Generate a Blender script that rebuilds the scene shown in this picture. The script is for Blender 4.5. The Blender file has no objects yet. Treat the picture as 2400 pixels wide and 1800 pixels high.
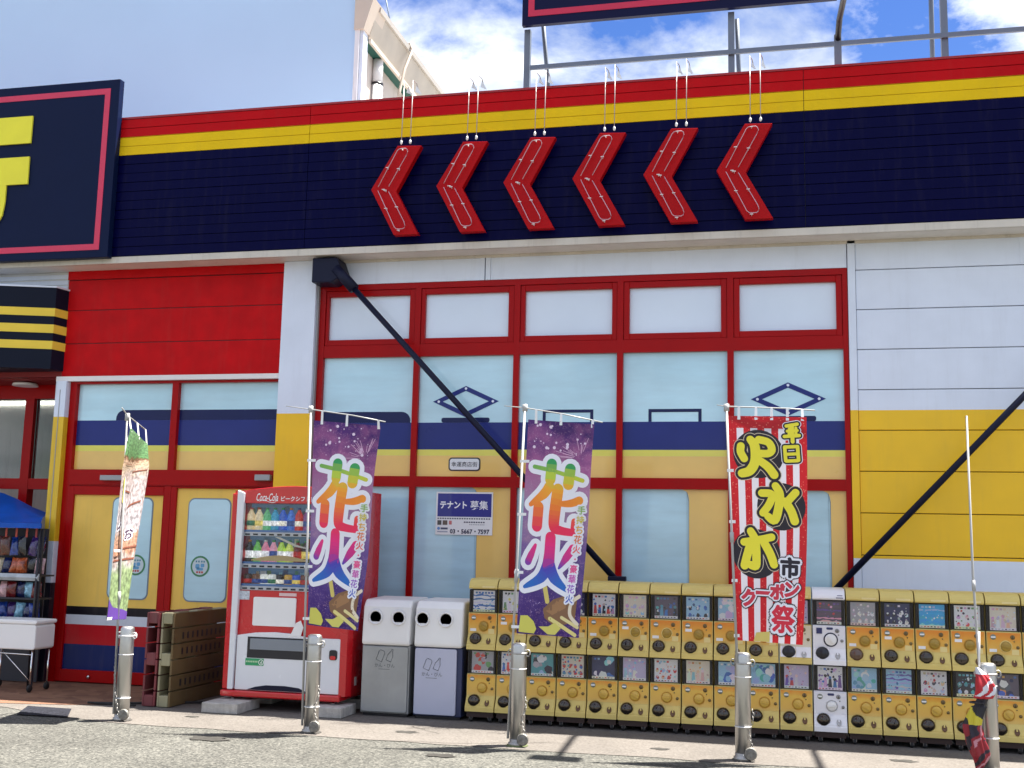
import bpy, bmesh, math, random
from mathutils import Vector, Matrix
R = random.Random(7)
S = bpy.context.scene
C = S.collection
PI = math.pi

# ------------------------------------------------------------------ camera, sky, sun, exposure
cam = bpy.data.cameras.new('camera')
cam.sensor_width = 36.0
cam.lens = 2649.05 / 2400 * 36
cam.clip_end = 2000
camo = bpy.data.objects.new('camera', cam)
C.objects.link(camo)
rx = Vector((0.9726716, 0.2311461, 0.0219416)); up = Vector((0.0118158, -0.1436553, 0.9895572)); fw = Vector((-0.2318843, 0.962255, 0.1424606))
m = Matrix((rx, up, -fw)).transposed().to_4x4()
m.translation = Vector((0, -11.5, 1.6146))
camo.matrix_world = m
S.camera = camo

SUN = Vector((0.345, 0.175, 1.0)).normalized()
W = bpy.data.worlds.new('World')
S.world = W
W.use_nodes = True
nt = W.node_tree; nt.nodes.clear()
def nd(t, **k):
    n = nt.nodes.new(t)
    for a, b in k.items(): setattr(n, a, b)
    return n
L = nt.links.new
sky = nd('ShaderNodeTexSky', sky_type='NISHITA', sun_disc=False)
sky.sun_elevation = math.asin(SUN.z)
sky.sun_rotation = math.atan2(SUN.x, SUN.y)
sky.air_density = 1.3; sky.dust_density = 0.4; sky.ozone_density = 3.0
tc = nd('ShaderNodeTexCoord')
sep = nd('ShaderNodeSeparateXYZ'); L(tc.outputs['Generated'], sep.inputs[0])
zz = nd('ShaderNodeMath', operation='MAXIMUM'); L(sep.outputs[2], zz.inputs[0]); zz.inputs[1].default_value = 0.0
za = nd('ShaderNodeMath', operation='ADD'); L(zz.outputs[0], za.inputs[0]); za.inputs[1].default_value = 0.22
dv = nd('ShaderNodeVectorMath', operation='DIVIDE'); L(tc.outputs['Generated'], dv.inputs[0])
cz = nd('ShaderNodeCombineXYZ')
for i in range(3): L(za.outputs[0], cz.inputs[i])
L(cz.outputs[0], dv.inputs[1])
ns = nd('ShaderNodeTexNoise'); ns.inputs['Scale'].default_value = 3.2; ns.inputs['Detail'].default_value = 11; ns.inputs['Roughness'].default_value = 0.60; ns.inputs['Distortion'].default_value = 0.25
mp = nd('ShaderNodeMapping'); mp.inputs['Location'].default_value = (6.6, 6.1, 0.0)
L(dv.outputs[0], mp.inputs[0]); L(mp.outputs[0], ns.inputs['Vector'])
rp = nd('ShaderNodeValToRGB'); rp.color_ramp.elements[0].position = 0.40; rp.color_ramp.elements[1].position = 0.55
L(ns.outputs['Fac'], rp.inputs[0])
n2 = nd('ShaderNodeTexNoise'); n2.inputs['Scale'].default_value = 5.0; n2.inputs['Detail'].default_value = 6
L(mp.outputs[0], n2.inputs['Vector'])
r2 = nd('ShaderNodeValToRGB'); r2.color_ramp.elements[0].position = 0.36; r2.color_ramp.elements[0].color = (1.35, 1.55, 1.95, 1); r2.color_ramp.elements[1].position = 0.60; r2.color_ramp.elements[1].color = (3.0, 3.1, 3.3, 1)
L(n2.outputs['Fac'], r2.inputs[0])
hs = nd('ShaderNodeHueSaturation'); hs.inputs['Saturation'].default_value = 1.35; hs.inputs['Value'].default_value = 0.31; hs.inputs['Hue'].default_value = 0.522
L(sky.outputs[0], hs.inputs['Color'])
mx = nd('ShaderNodeMix', data_type='RGBA')
L(rp.outputs[0], mx.inputs['Factor']); L(hs.outputs[0], mx.inputs['A']); L(r2.outputs[0], mx.inputs['B'])
bg = nd('ShaderNodeBackground'); bg.inputs['Strength'].default_value = 0.11
L(mx.outputs['Result'], bg.inputs[0])
wo = nd('ShaderNodeOutputWorld'); L(bg.outputs[0], wo.inputs[0])

sl = bpy.data.lights.new('sun', 'SUN'); sl.energy = 3.8; sl.angle = math.radians(0.5); sl.color = (1.0, 0.95, 0.87)
so = bpy.data.objects.new('sun', sl); C.objects.link(so)
so.rotation_euler = SUN.to_track_quat('Z', 'Y').to_euler()
so.location = (6, -6, 20)
S.view_settings.view_transform = 'Standard'; S.view_settings.look = 'None'
S.view_settings.exposure = 2.25; S.view_settings.gamma = 1.0
S.view_settings.use_curve_mapping = False
S.cycles.max_bounces = 7; S.cycles.transparent_max_bounces = 12
S.cycles.caustics_reflective = False; S.cycles.caustics_refractive = False

# ------------------------------------------------------------------ helpers
def lin(h):
    h = h.lstrip('#')
    v = [int(h[i:i+2], 16) / 255 for i in (0, 2, 4)]
    return tuple((x / 12.92 if x <= 0.04045 else ((x + 0.055) / 1.055) ** 2.4) for x in v)

def mat(name, col, rough=0.5, metal=0.0, coat=0.0, var=0.06, nscale=3.0, bump=0.0, bscale=60.0, bands=None, ramp=None, trans=0.0, spec=0.5, dirt=0.0, emit=0.0):
    """painted surface: colour, or bands of colour by height, with soft wear noise"""
    M = bpy.data.materials.new(name); M.use_nodes = True
    t = M.node_tree; b = t.nodes['Principled BSDF']; ln = t.links.new
    b.inputs['Roughness'].default_value = rough; b.inputs['Metallic'].default_value = metal
    b.inputs['Coat Weight'].default_value = coat; b.inputs['Coat Roughness'].default_value = 0.06
    b.inputs['Specular IOR Level'].default_value = spec
    g = t.nodes.new('ShaderNodeNewGeometry')
    if bands:
        s = t.nodes.new('ShaderNodeSeparateXYZ'); ln(g.outputs['Position'], s.inputs[0])
        cur = None
        for z, c in bands:
            if cur is None:
                rgb = t.nodes.new('ShaderNodeRGB'); rgb.outputs[0].default_value = (*c, 1); cur = rgb.outputs[0]
            else:
                gt = t.nodes.new('ShaderNodeMath'); gt.operation = 'GREATER_THAN'; gt.inputs[1].default_value = z; ln(s.outputs[2], gt.inputs[0])
                mm = t.nodes.new('ShaderNodeMix'); mm.data_type = 'RGBA'; ln(gt.outputs[0], mm.inputs['Factor']); ln(cur, mm.inputs['A']); mm.inputs['B'].default_value = (*c, 1); cur = mm.outputs['Result']
    elif ramp:
        uv = t.nodes.new('ShaderNodeUVMap'); s = t.nodes.new('ShaderNodeSeparateXYZ'); ln(uv.outputs[0], s.inputs[0])
        rr = t.nodes.new('ShaderNodeValToRGB'); el = rr.color_ramp.elements
        while len(el) < len(ramp): el.new(0.5)
        for e, (p, c) in zip(el, ramp): e.position = p; e.color = (*c, 1)
        ln(s.outputs[1], rr.inputs[0]); cur = rr.outputs[0]
    else:
        rgb = t.nodes.new('ShaderNodeRGB'); rgb.outputs[0].default_value = (*col, 1); cur = rgb.outputs[0]
    if var or dirt:
        n = t.nodes.new('ShaderNodeTexNoise'); n.inputs['Scale'].default_value = nscale; n.inputs['Detail'].default_value = 5
        ln(g.outputs['Position'], n.inputs['Vector'])
        mr = t.nodes.new('ShaderNodeMapRange'); mr.inputs['From Min'].default_value = 0.3; mr.inputs['From Max'].default_value = 0.7
        mr.inputs['To Min'].default_value = 1 - var; mr.inputs['To Max'].default_value = 1 + var * 0.6
        ln(n.outputs['Fac'], mr.inputs['Value'])
        mu = t.nodes.new('ShaderNodeVectorMath'); mu.operation = 'SCALE'; ln(cur, mu.inputs[0]); ln(mr.outputs[0], mu.inputs['Scale']); cur = mu.outputs[0]
        rm = t.nodes.new('ShaderNodeMapRange'); rm.inputs['To Min'].default_value = max(0.02, rough - 0.08); rm.inputs['To Max'].default_value = min(1, rough + 0.1)
        ln(n.outputs['Fac'], rm.inputs['Value']); ln(rm.outputs[0], b.inputs['Roughness'])
    if dirt:   # streaks of grime running down the surface
        mpn = t.nodes.new('ShaderNodeMapping'); mpn.inputs['Scale'].default_value = (9, 9, 0.9); ln(g.outputs['Position'], mpn.inputs[0])
        d = t.nodes.new('ShaderNodeTexNoise'); d.inputs['Scale'].default_value = 1.6; d.inputs['Detail'].default_value = 7; d.inputs['Roughness'].default_value = 0.65; ln(mpn.outputs[0], d.inputs['Vector'])
        dr = t.nodes.new('ShaderNodeMapRange'); dr.inputs['From Min'].default_value = 0.52; dr.inputs['From Max'].default_value = 0.74; dr.inputs['To Max'].default_value = dirt
        ln(d.outputs['Fac'], dr.inputs['Value'])
        mm = t.nodes.new('ShaderNodeMix'); mm.data_type = 'RGBA'; ln(dr.outputs[0], mm.inputs['Factor']); ln(cur, mm.inputs['A']); mm.inputs['B'].default_value = (0.16, 0.14, 0.11, 1); cur = mm.outputs['Result']
    ln(cur, b.inputs['Base Color'])
    if emit:
        ln(cur, b.inputs['Emission Color']); b.inputs['Emission Strength'].default_value = emit
    if bump:
        n = t.nodes.new('ShaderNodeTexNoise'); n.inputs['Scale'].default_value = bscale; n.inputs['Detail'].default_value = 4; ln(g.outputs['Position'], n.inputs['Vector'])
        bp = t.nodes.new('ShaderNodeBump'); bp.inputs['Strength'].default_value = bump; bp.inputs['Distance'].default_value = 0.01
        ln(n.outputs['Fac'], bp.inputs['Height']); ln(bp.outputs[0], b.inputs['Normal'])
    if trans:
        tr = t.nodes.new('ShaderNodeBsdfTranslucent'); ln(cur, tr.inputs[0])
        ms = t.nodes.new('ShaderNodeMixShader'); ms.inputs[0].default_value = trans
        ln(b.outputs[0], ms.inputs[1]); ln(tr.outputs[0], ms.inputs[2]); ln(ms.outputs[0], t.nodes['Material Output'].inputs[0])
    return M

def clear_pane(name, tint=(0.9, 0.92, 0.92), refl=1.0):
    M = bpy.data.materials.new(name); M.use_nodes = True
    t = M.node_tree; t.nodes.clear(); ln = t.links.new
    a = t.nodes.new('ShaderNodeBsdfTransparent'); a.inputs[0].default_value = (*tint, 1)
    g = t.nodes.new('ShaderNodeBsdfGlossy'); g.inputs['Roughness'].default_value = 0.04
    f = t.nodes.new('ShaderNodeFresnel'); f.inputs[0].default_value = 1.45
    k = t.nodes.new('ShaderNodeMath'); k.operation = 'MULTIPLY'; k.inputs[1].default_value = refl; ln(f.outputs[0], k.inputs[0])
    m_ = t.nodes.new('ShaderNodeMixShader'); ln(k.outputs[0], m_.inputs[0]); ln(a.outputs[0], m_.inputs[1]); ln(g.outputs[0], m_.inputs[2])
    o = t.nodes.new('ShaderNodeOutputMaterial'); ln(m_.outputs[0], o.inputs[0])
    return M

def attr_mat(name, rough=0.45, coat=0.0, trans=0.0):
    """flat print whose colours are stored on the faces"""
    M = bpy.data.materials.new(name); M.use_nodes = True
    t = M.node_tree; b = t.nodes['Principled BSDF']; b.inputs['Roughness'].default_value = rough; b.inputs['Coat Weight'].default_value = coat
    a = t.nodes.new('ShaderNodeAttribute'); a.attribute_name = 'print'
    t.links.new(a.outputs['Color'], b.inputs['Base Color'])
    return M

class MB:
    def __init__(s): s.v = []; s.f = []; s.c = []; s.uv = []; s.sm = []; s.mi = []
    def add(s, vs, fs, col=None, smooth=False, mi=0):
        o = len(s.v); s.v += [tuple(v) for v in vs]
        for f in fs: s.f.append(tuple(i + o for i in f)); s.c.append(col); s.sm.append(smooth); s.mi.append(mi)
        return s
    def box(s, x0, x1, y0, y1, z0, z1, col=None, mi=0):
        v = [(x, y, z) for z in (z0, z1) for y in (y0, y1) for x in (x0, x1)]
        return s.add(v, [(0, 2, 3, 1), (4, 5, 7, 6), (0, 1, 5, 4), (2, 6, 7, 3), (0, 4, 6, 2), (1, 3, 7, 5)], col, mi=mi)
    def prism_y(s, pts, y0, y1, col=None, mi=0):       # polygon in x,z swept from y0 (front) to y1
        n = len(pts); v = [(x, y0, z) for x, z in pts] + [(x, y1, z) for x, z in pts]
        a = sum(pts[i][0] * pts[(i+1) % n][1] - pts[(i+1) % n][0] * pts[i][1] for i in range(n))
        fr = tuple(range(n)) if a > 0 else tuple(range(n))[::-1]
        fs = [fr, tuple(i + n for i in fr[::-1])]
        for i in range(n):
            j = (i + 1) % n
            fs.append((i, i + n, j + n, j) if a > 0 else (i, j, j + n, i + n))
        return s.add(v, fs, col, mi=mi)
    def prism_x(s, pts, x0, x1, col=None):             # polygon in y,z swept along x
        n = len(pts); v = [(x0, y, z) for y, z in pts] + [(x1, y, z) for y, z in pts]
        a = sum(pts[i][0] * pts[(i+1) % n][1] - pts[(i+1) % n][0] * pts[i][1] for i in range(n))
        o = tuple(range(n)) if a < 0 else tuple(range(n))[::-1]
        fs = [o, tuple(i + n for i in o[::-1])]
        for i in range(n):
            j = (i + 1) % n
            fs.append((i, i + n, j + n, j) if a < 0 else (i, j, j + n, i + n))
        return s.add(v, fs, col)
    def prism_z(s, pts, z0, z1, col=None):
        n = len(pts); v = [(x, y, z0) for x, y in pts] + [(x, y, z1) for x, y in pts]
        fs = [tuple(range(n))[::-1], tuple(range(n, 2 * n))] + [(i, (i + 1) % n, (i + 1) % n + n, i + n) for i in range(n)]
        return s.add(v, fs, col)
    def tube(s, pts, r, n=8, closed=False, cap=True, col=None):
        pts = [Vector(p) for p in pts]; N = len(pts); rings = []
        rr = r if isinstance(r, (list, tuple)) else [r] * N
        for i, p in enumerate(pts):
            if closed: d = pts[(i + 1) % N] - pts[i - 1]
            else: d = pts[min(i + 1, N - 1)] - pts[max(i - 1, 0)]
            d.normalize()
            a = Vector((0, 0, 1)) if abs(d.z) < 0.9 else Vector((1, 0, 0))
            u = d.cross(a).normalized(); w = d.cross(u)
            rings.append([p + (u * math.cos(2 * PI * k / n) + w * math.sin(2 * PI * k / n)) * rr[i] for k in range(n)])
        v = [q for g in rings for q in g]; fs = []
        for i in range(N if closed else N - 1):
            j = (i + 1) % N
            for k in range(n): fs.append((i * n + k, i * n + (k + 1) % n, j * n + (k + 1) % n, j * n + k))
        if cap and not closed: fs += [tuple(range(n))[::-1], tuple((N - 1) * n + k for k in range(n))]
        return s.add(v, fs, col, smooth=True)
    def lathe(s, prof, c=(0, 0, 0), axis='z', n=20, col=None, smooth=True):   # prof: (radius, distance along axis)
        v = []; fs = []
        for r, h in prof:
            for k in range(n):
                a = 2 * PI * k / n; x, y = r * math.cos(a), r * math.sin(a)
                p = (x, y, h) if axis == 'z' else ((x, -h, y) if axis == 'y' else (h, x, y))
                v.append((p[0] + c[0], p[1] + c[1], p[2] + c[2]))
        for i in range(len(prof) - 1):
            for k in range(n): fs.append((i * n + k, i * n + (k + 1) % n, (i + 1) * n + (k + 1) % n, (i + 1) * n + k))
        s.add(v, fs, col, smooth=smooth)
        o = len(s.v) - len(v)
        for i, rev in ((0, True), (len(prof) - 1, False)):
            if prof[i][0] > 1e-4:
                f = tuple(o + i * n + k for k in range(n)); s.f.append(f[::-1] if rev else f); s.c.append(col); s.sm.append(False); s.mi.append(0)
        return s
    def disc_y(s, cx, cz, r, y, n=20, col=None, rz=None, mi=0):
        return s.add([(cx + r * math.cos(2 * PI * k / n), y, cz + (rz or r) * math.sin(2 * PI * k / n)) for k in range(n)], [tuple(range(n))], col, mi=mi)
    def quad_y(s, x0, x1, z0, z1, y, col=None, mi=0):
        return s.add([(x0, y, z0), (x1, y, z0), (x1, y, z1), (x0, y, z1)], [(0, 1, 2, 3)], col, mi=mi)
    def mesh(s, name):
        me = bpy.data.meshes.new(name); me.from_pydata(s.v, [], s.f)
        me.polygons.foreach_set('use_smooth', s.sm); me.polygons.foreach_set('material_index', s.mi)
        if any(c is not None for c in s.c):
            at = me.color_attributes.new('print', 'FLOAT_COLOR', 'CORNER'); i = 0
            for p, c in zip(me.polygons, s.c):
                for _ in range(p.loop_total): at.data[i].color = (*(c or (0.8, 0.8, 0.8)), 1); i += 1
        me.update(); return me

def thing(name, label, cat, loc=(0, 0, 0), group=None):
    o = bpy.data.objects.new(name, None); C.objects.link(o)
    o.empty_display_size = 0.1; o.location = loc; o['label'] = label; o['category'] = cat
    if group: o['group'] = group
    return o

def part(name, geo, mats, parent=None, local=False, bevel=0.0, label=None, kind=None, segs=2, auto=False):
    me = geo.mesh(name) if isinstance(geo, MB) else geo
    ml = mats if isinstance(mats, (list, tuple)) else [mats]
    if len(me.materials) == 0:
        for x in ml: me.materials.append(x)
    o = bpy.data.objects.new(name, me); C.objects.link(o)
    if parent is not None:
        o.parent = parent
        if parent.type == 'EMPTY' and not local: o.matrix_parent_inverse = Matrix.Translation(-Vector(parent.location))
    if bevel:
        b = o.modifiers.new('edge', 'BEVEL'); b.width = bevel; b.segments = segs; b.limit_method = 'ANGLE'; b.angle_limit = math.radians(40)
        if me.users == 1:
            pass
    if label: o['label'] = label
    if kind: o['kind'] = kind
    return o
def single(name, geo, mats, label, cat, group=None, **k):
    o = part(name, geo, mats, **k); o['label'] = label; o['category'] = cat
    if group: o['group'] = group
    return o

_tc = {}
def glyphs(s, bold=0.0, spacing=1.0, vertical=False):
    """outline of a line of text as flat polygons, size 1, centred"""
    key = (s, bold, spacing, vertical)
    if key not in _tc:
        V = []; F = []
        items = [(s, 0.0)] if not vertical else [(ch, -i * 1.0 * spacing) for i, ch in enumerate(s)]
        for tx, dz in items:
            cu = bpy.data.curves.new('lettering', 'FONT'); cu.body = tx; cu.size = 1; cu.offset = bold; cu.resolution_u = 2
            if not vertical: cu.space_character = spacing
            o = bpy.data.objects.new('lettering', cu); C.objects.link(o)
            bpy.context.view_layer.update()
            me = bpy.data.meshes.new_from_object(o.evaluated_get(bpy.context.evaluated_depsgraph_get()))
            k = len(V)
            xs = [v.co.x for v in me.vertices] or [0]
            cx = (min(xs) + max(xs)) / 2 if vertical else 0
            V += [(v.co.x - cx, v.co.y + dz) for v in me.vertices]; F += [tuple(i + k for i in p.vertices) for p in me.polygons]
            bpy.data.objects.remove(o); bpy.data.curves.remove(cu); bpy.data.meshes.remove(me)
        xs = [v[0] for v in V]; ys = [v[1] for v in V]
        cx, cy = (min(xs) + max(xs)) / 2, (min(ys) + max(ys)) / 2
        _tc[key] = ([(x - cx, y - cy) for x, y in V], F, max(xs) - min(xs), max(ys) - min(ys))
    return _tc[key]
def text_on(mb, s, cx, cz, y, w=None, h=None, bold=0.0, col=None, slant=0.0, mi=0, **k):
    V, F, tw, th = glyphs(s, bold, **k)
    sx = (w / tw) if w else (h / th); sz = (h / th) if h else sx
    return mb.add([(cx + (a + slant * b) * sx, y, cz + b * sz) for a, b in V], F, col, mi=mi)

def rrect(x0, x1, z0, z1, r, n=5, corners=(1, 1, 1, 1)):     # corners: bl, br, tr, tl
    out = []
    for (cx, cz, a0, on, px, pz) in ((x0 + r, z0 + r, PI, corners[0], x0, z0), (x1 - r, z0 + r, 1.5 * PI, corners[1], x1, z0), (x1 - r, z1 - r, 0, corners[2], x1, z1), (x0 + r, z1 - r, 0.5 * PI, corners[3], x0, z1)):
        if on: out += [(cx + r * math.cos(a0 + i * PI / 2 / n), cz + r * math.sin(a0 + i * PI / 2 / n)) for i in range(n + 1)]
        else: out.append((px, pz))
    return out
def inset_ring(mb, outer, inner, y, col=None):
    n = len(outer); mb.add([(x, y, z) for x, z in outer] + [(x, y, z) for x, z in inner], [(i, (i + 1) % n, (i + 1) % n + n, i + n) for i in range(n)], col)

# ------------------------------------------------------------------ materials
WHITE = (0.71, 0.775, 0.89); YEL = (0.88, 0.53, 0.004)
m_white = mat('white_wall_paint', WHITE, 0.45, var=0.05, dirt=0.08)
m_cream = mat('cream_metal_trim', (0.62, 0.57, 0.49), 0.45, var=0.08, dirt=0.25)
m_wallbands = mat('white_and_yellow_wall_paint', None, 0.4, bands=[(0, WHITE), (1.578, YEL), (3.013, WHITE)], var=0.05, dirt=0.06)
m_colbands = mat('column_paint', None, 0.4, bands=[(0, WHITE), (1.57, YEL), (3.006, WHITE)], var=0.05, dirt=0.05)
m_postbands = mat('post_paint', None, 0.45, bands=[(0, (0.006, 0.006, 0.018)), (1.098, WHITE), (1.563, (0.78, 0.5, 0.02)), (2.985, WHITE)], var=0.08, dirt=0.35)
m_fascia = mat('fascia_paint', None, 0.38, spec=0.06, bump=0.25, bscale=2.5, bands=[(0, (0.0010, 0.0013, 0.036)), (5.985, (0.82, 0.54, 0.012)), (6.207, (0.52, 0.006, 0.010))], var=0.07, nscale=2.2, dirt=0.05)
m_redwall = mat('red_wall_paint', (0.54, 0.004, 0.007), 0.42, spec=0.1, var=0.16, nscale=4, dirt=0.07)
m_redframe = mat('red_window_frame', (0.36, 0.002, 0.003), 0.32, spec=0.15, var=0.08)
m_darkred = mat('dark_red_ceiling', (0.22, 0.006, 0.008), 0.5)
def film(name, col, amt):
    M = mat(name, col, 0.22, coat=1.0, var=0.16, nscale=0.7, spec=0.3)  # broad colour noise paints soft cloud reflections into the film
    t = M.node_tree; b = t.nodes['Principled BSDF']; ln = t.links.new
    src = b.inputs['Base Color'].links[0].from_socket
    g = t.nodes.new('ShaderNodeNewGeometry'); mp_ = t.nodes.new('ShaderNodeMapping'); mp_.inputs['Scale'].default_value = (0.8, 1, 4); mp_.inputs['Rotation'].default_value = (0, 0.06, 0); ln(g.outputs['Position'], mp_.inputs[0])
    n = t.nodes.new('ShaderNodeTexNoise'); n.inputs['Scale'].default_value = 1.6; n.inputs['Detail'].default_value = 8; n.inputs['Roughness'].default_value = 0.6; ln(mp_.outputs[0], n.inputs['Vector'])  # stretched noise paints faint streaks of reflected wires into the colour
    mr = t.nodes.new('ShaderNodeMapRange'); mr.inputs['From Min'].default_value = 0.35; mr.inputs['From Max'].default_value = 0.68; mr.inputs['To Min'].default_value = 1 + amt * 0.5; mr.inputs['To Max'].default_value = 1 - amt; ln(n.outputs['Fac'], mr.inputs['Value'])
    mu = t.nodes.new('ShaderNodeVectorMath'); mu.operation = 'SCALE'; ln(src, mu.inputs[0]); ln(mr.outputs[0], mu.inputs['Scale']); ln(mu.outputs[0], b.inputs['Base Color'])
    n2_ = t.nodes.new('ShaderNodeTexNoise'); n2_.inputs['Scale'].default_value = 0.9; n2_.inputs['Detail'].default_value = 3; ln(g.outputs['Position'], n2_.inputs['Vector'])
    bp = t.nodes.new('ShaderNodeBump'); bp.inputs['Strength'].default_value = 0.35; bp.inputs['Distance'].default_value = 0.03; ln(n2_.outputs['Fac'], bp.inputs['Height']); ln(bp.outputs[0], b.inputs['Coat Normal'])
    return M
m_glass = film('pale_blue_window_film', (0.50, 0.76, 0.86), 0.08)
m_glass2 = film('dull_blue_window_film', (0.46, 0.70, 0.80), 0.11)
m_toplight = mat('white_window_film', (0.70, 0.80, 0.92), 0.2, coat=0.6, var=0.06, nscale=1.1)
m_navy = mat('navy_print', (0.024, 0.036, 0.19), 0.3, spec=0.15, coat=0.12, var=0.08)
m_navy2 = mat('dark_navy_print', (0.012, 0.018, 0.085), 0.3, spec=0.15, coat=0.12, var=0.08)
m_yline = mat('bright_yellow_print', (0.76, 0.70, 0.09), 0.3, coat=0.5)
m_ochre = mat('ochre_print', (0.84, 0.545, 0.135), 0.3, coat=0.5, var=0.07)
m_black = mat('black_paint', (0.012, 0.011, 0.016), 0.4)
m_navysteel = mat('dark_navy_steel', (0.006, 0.008, 0.028), 0.4, spec=0.2)
m_steel = mat('painted_grey_steel', (0.16, 0.19, 0.24), 0.45, metal=0.3, var=0.12)
m_inox = mat('stainless_steel', (0.50, 0.50, 0.49), 0.38, metal=1.0, var=0.02, nscale=4)
m_chrome = mat('chromed_wire', (0.75, 0.75, 0.75), 0.15, metal=1.0, var=0)
m_signnavy = mat('navy_sign_face', (0.005, 0.011, 0.045), 0.4, spec=0.10, var=0.06)
m_signred = mat('pink_red_sign_line', (0.66, 0.03, 0.09), 0.4)
m_signyel = mat('yellow_sign_letter', (0.90, 0.82, 0.06), 0.4, spec=0.2)
m_chev = mat('red_chevron_paint', (0.44, 0.003, 0.005), 0.35, spec=0.12, var=0.08)
m_neon = mat('pale_neon_tube', (0.60, 0.38, 0.44), 0.2, spec=0.8)
m_plastic_w = mat('white_plastic', (0.80, 0.80, 0.80), 0.35, var=0.03)
m_rubber = mat('black_rubber', (0.012, 0.012, 0.013), 0.7)
m_print = attr_mat('flat_print', 0.4, 0.3)
m_matteprint = attr_mat('matte_print', 0.6)
m_concrete = mat('concrete_block', (0.45, 0.43, 0.40), 0.9, var=0.25, nscale=14, bump=0.6, bscale=90, dirt=0.4)
m_grey = mat('grey_metal', (0.33, 0.34, 0.35), 0.4, metal=0.2)

# ------------------------------------------------------------------ ground
def ground_mat(name, base, light, dark, vscale, bump, big=0.12):
    M = bpy.data.materials.new(name); M.use_nodes = True; t = M.node_tree; b = t.nodes['Principled BSDF']; ln = t.links.new
    b.inputs['Roughness'].default_value = 0.9; b.inputs['Specular IOR Level'].default_value = 0.25
    g = t.nodes.new('ShaderNodeNewGeometry')
    v = t.nodes.new('ShaderNodeTexVoronoi'); v.inputs['Scale'].default_value = vscale; ln(g.outputs['Position'], v.inputs['Vector'])
    hs_ = t.nodes.new('ShaderNodeSeparateColor'); ln(v.outputs['Color'], hs_.inputs[0])
    r = t.nodes.new('ShaderNodeValToRGB'); e = r.color_ramp.elements
    e[0].position = 0.0; e[0].color = (*dark, 1); e[1].position = 1.0; e[1].color = (*light, 1)
    k = e.new(0.35); k.color = (*base, 1); k2 = e.new(0.8); k2.color = tuple((base[i] * 0.6 + light[i] * 0.4) for i in range(3)) + (1,)
    ln(hs_.outputs[0], r.inputs[0])
    n = t.nodes.new('ShaderNodeTexNoise'); n.inputs['Scale'].default_value = 1.1; n.inputs['Detail'].default_value = 8; n.inputs['Roughness'].default_value = 0.62; ln(g.outputs['Position'], n.inputs['Vector'])
    mr = t.nodes.new('ShaderNodeMapRange'); mr.inputs['From Min'].default_value = 0.3; mr.inputs['From Max'].default_value = 0.7; mr.inputs['To Min'].default_value = 1 - big; mr.inputs['To Max'].default_value = 1 + big
    ln(n.outputs['Fac'], mr.inputs['Value'])
    mu = t.nodes.new('ShaderNodeVectorMath'); mu.operation = 'SCALE'; ln(r.outputs[0], mu.inputs[0]); ln(mr.outputs[0], mu.inputs['Scale'])
    ln(mu.outputs[0], b.inputs['Base Color'])
    n2_ = t.nodes.new('ShaderNodeTexNoise'); n2_.inputs['Scale'].default_value = vscale * 0.7; n2_.inputs['Detail'].default_value = 3; ln(g.outputs['Position'], n2_.inputs['Vector'])
    bp = t.nodes.new('ShaderNodeBump'); bp.inputs['Strength'].default_value = bump; bp.inputs['Distance'].default_value = 0.006; ln(n2_.outputs['Fac'], bp.inputs['Height']); ln(bp.outputs[0], b.inputs['Normal'])
    return M
m_asphalt = ground_mat('worn_asphalt', (0.080, 0.079, 0.070), (0.165, 0.160, 0.140), (0.043, 0.043, 0.039), 66, 0.7, 0.2)
m_strip = ground_mat('pinkish_concrete', (0.135, 0.121, 0.107), (0.165, 0.149, 0.134), (0.105, 0.094, 0.084), 70, 0.5, 0.16)
m_tile = ground_mat('brown_tile', (0.20, 0.105, 0.065), (0.25, 0.135, 0.085), (0.15, 0.075, 0.05), 9, 0.15)
m_painted_shadow = ground_mat('painted_shadow_asphalt', (0.012, 0.013, 0.020), (0.028, 0.030, 0.040), (0.008, 0.008, 0.012), 60, 0.6, 0.3)  # near-black ground colour for the painted cast shadow
def sheet(name, pts, z, M):
    return part(name, MB().add([(x, y, z) for x, y in pts], [tuple(range(len(pts)))]), M, kind='structure')
sheet('ground', [(-600, -600), (600, -600), (600, 600), (-600, 600)], 0, m_asphalt)
edge = [(-30, -1.75), (-8.2, -1.75), (-7.2, -1.85), (-6.6, -2.1), (-5.9, -2.28)]
edge += [(-5.9 + 0.35 * i, -2.3 + R.uniform(-0.035, 0.035)) for i in range(1, 42)]
edge += [(12, -2.3)]
sheet('pavement', edge + [(12, 0.3), (-30, 0.3)], 0.004, m_strip)
sheet('tile_floor', [(-14, -1.72), (-7.6, -1.70), (-6.75, -1.52), (-6.25, -1.28), (-6.15, 0.9), (-14, 0.9)], 0.008, m_tile)
sheet('painted_shadow', [(-6.79, -2.24), (-6.28, -2.21), (-6.55, -1.76), (-7.03, -1.75)], 0.012, m_painted_shadow)  # cast shadow laid on the ground as a flat dark sheet
m_crack = mat('dark_crack', (0.02, 0.019, 0.017), 0.95, spec=0.1)
m_stain = mat('old_stain', (0.055, 0.052, 0.047), 0.95, spec=0.15, var=0.3, nscale=12)
def crack(x, y, a, n, st, w):
    L_, Rr = [], []
    for i in range(n):
        ww = w * R.uniform(0.4, 1.2) * (0.2 if i in (0, n - 1) else 1); L_.append((x - math.sin(a) * ww, y + math.cos(a) * ww)); Rr.append((x + math.sin(a) * ww, y - math.cos(a) * ww))
        a += R.uniform(-0.35, 0.35); x += st * math.cos(a); y += st * math.sin(a) * 0.6
    mb = MB()
    for i in range(n - 1): mb.add([(*L_[i], 0.008), (*Rr[i], 0.008), (*Rr[i + 1], 0.008), (*L_[i + 1], 0.008)], [(0, 1, 2, 3)])
    return part('ground_crack', mb, m_crack, kind='structure')
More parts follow.
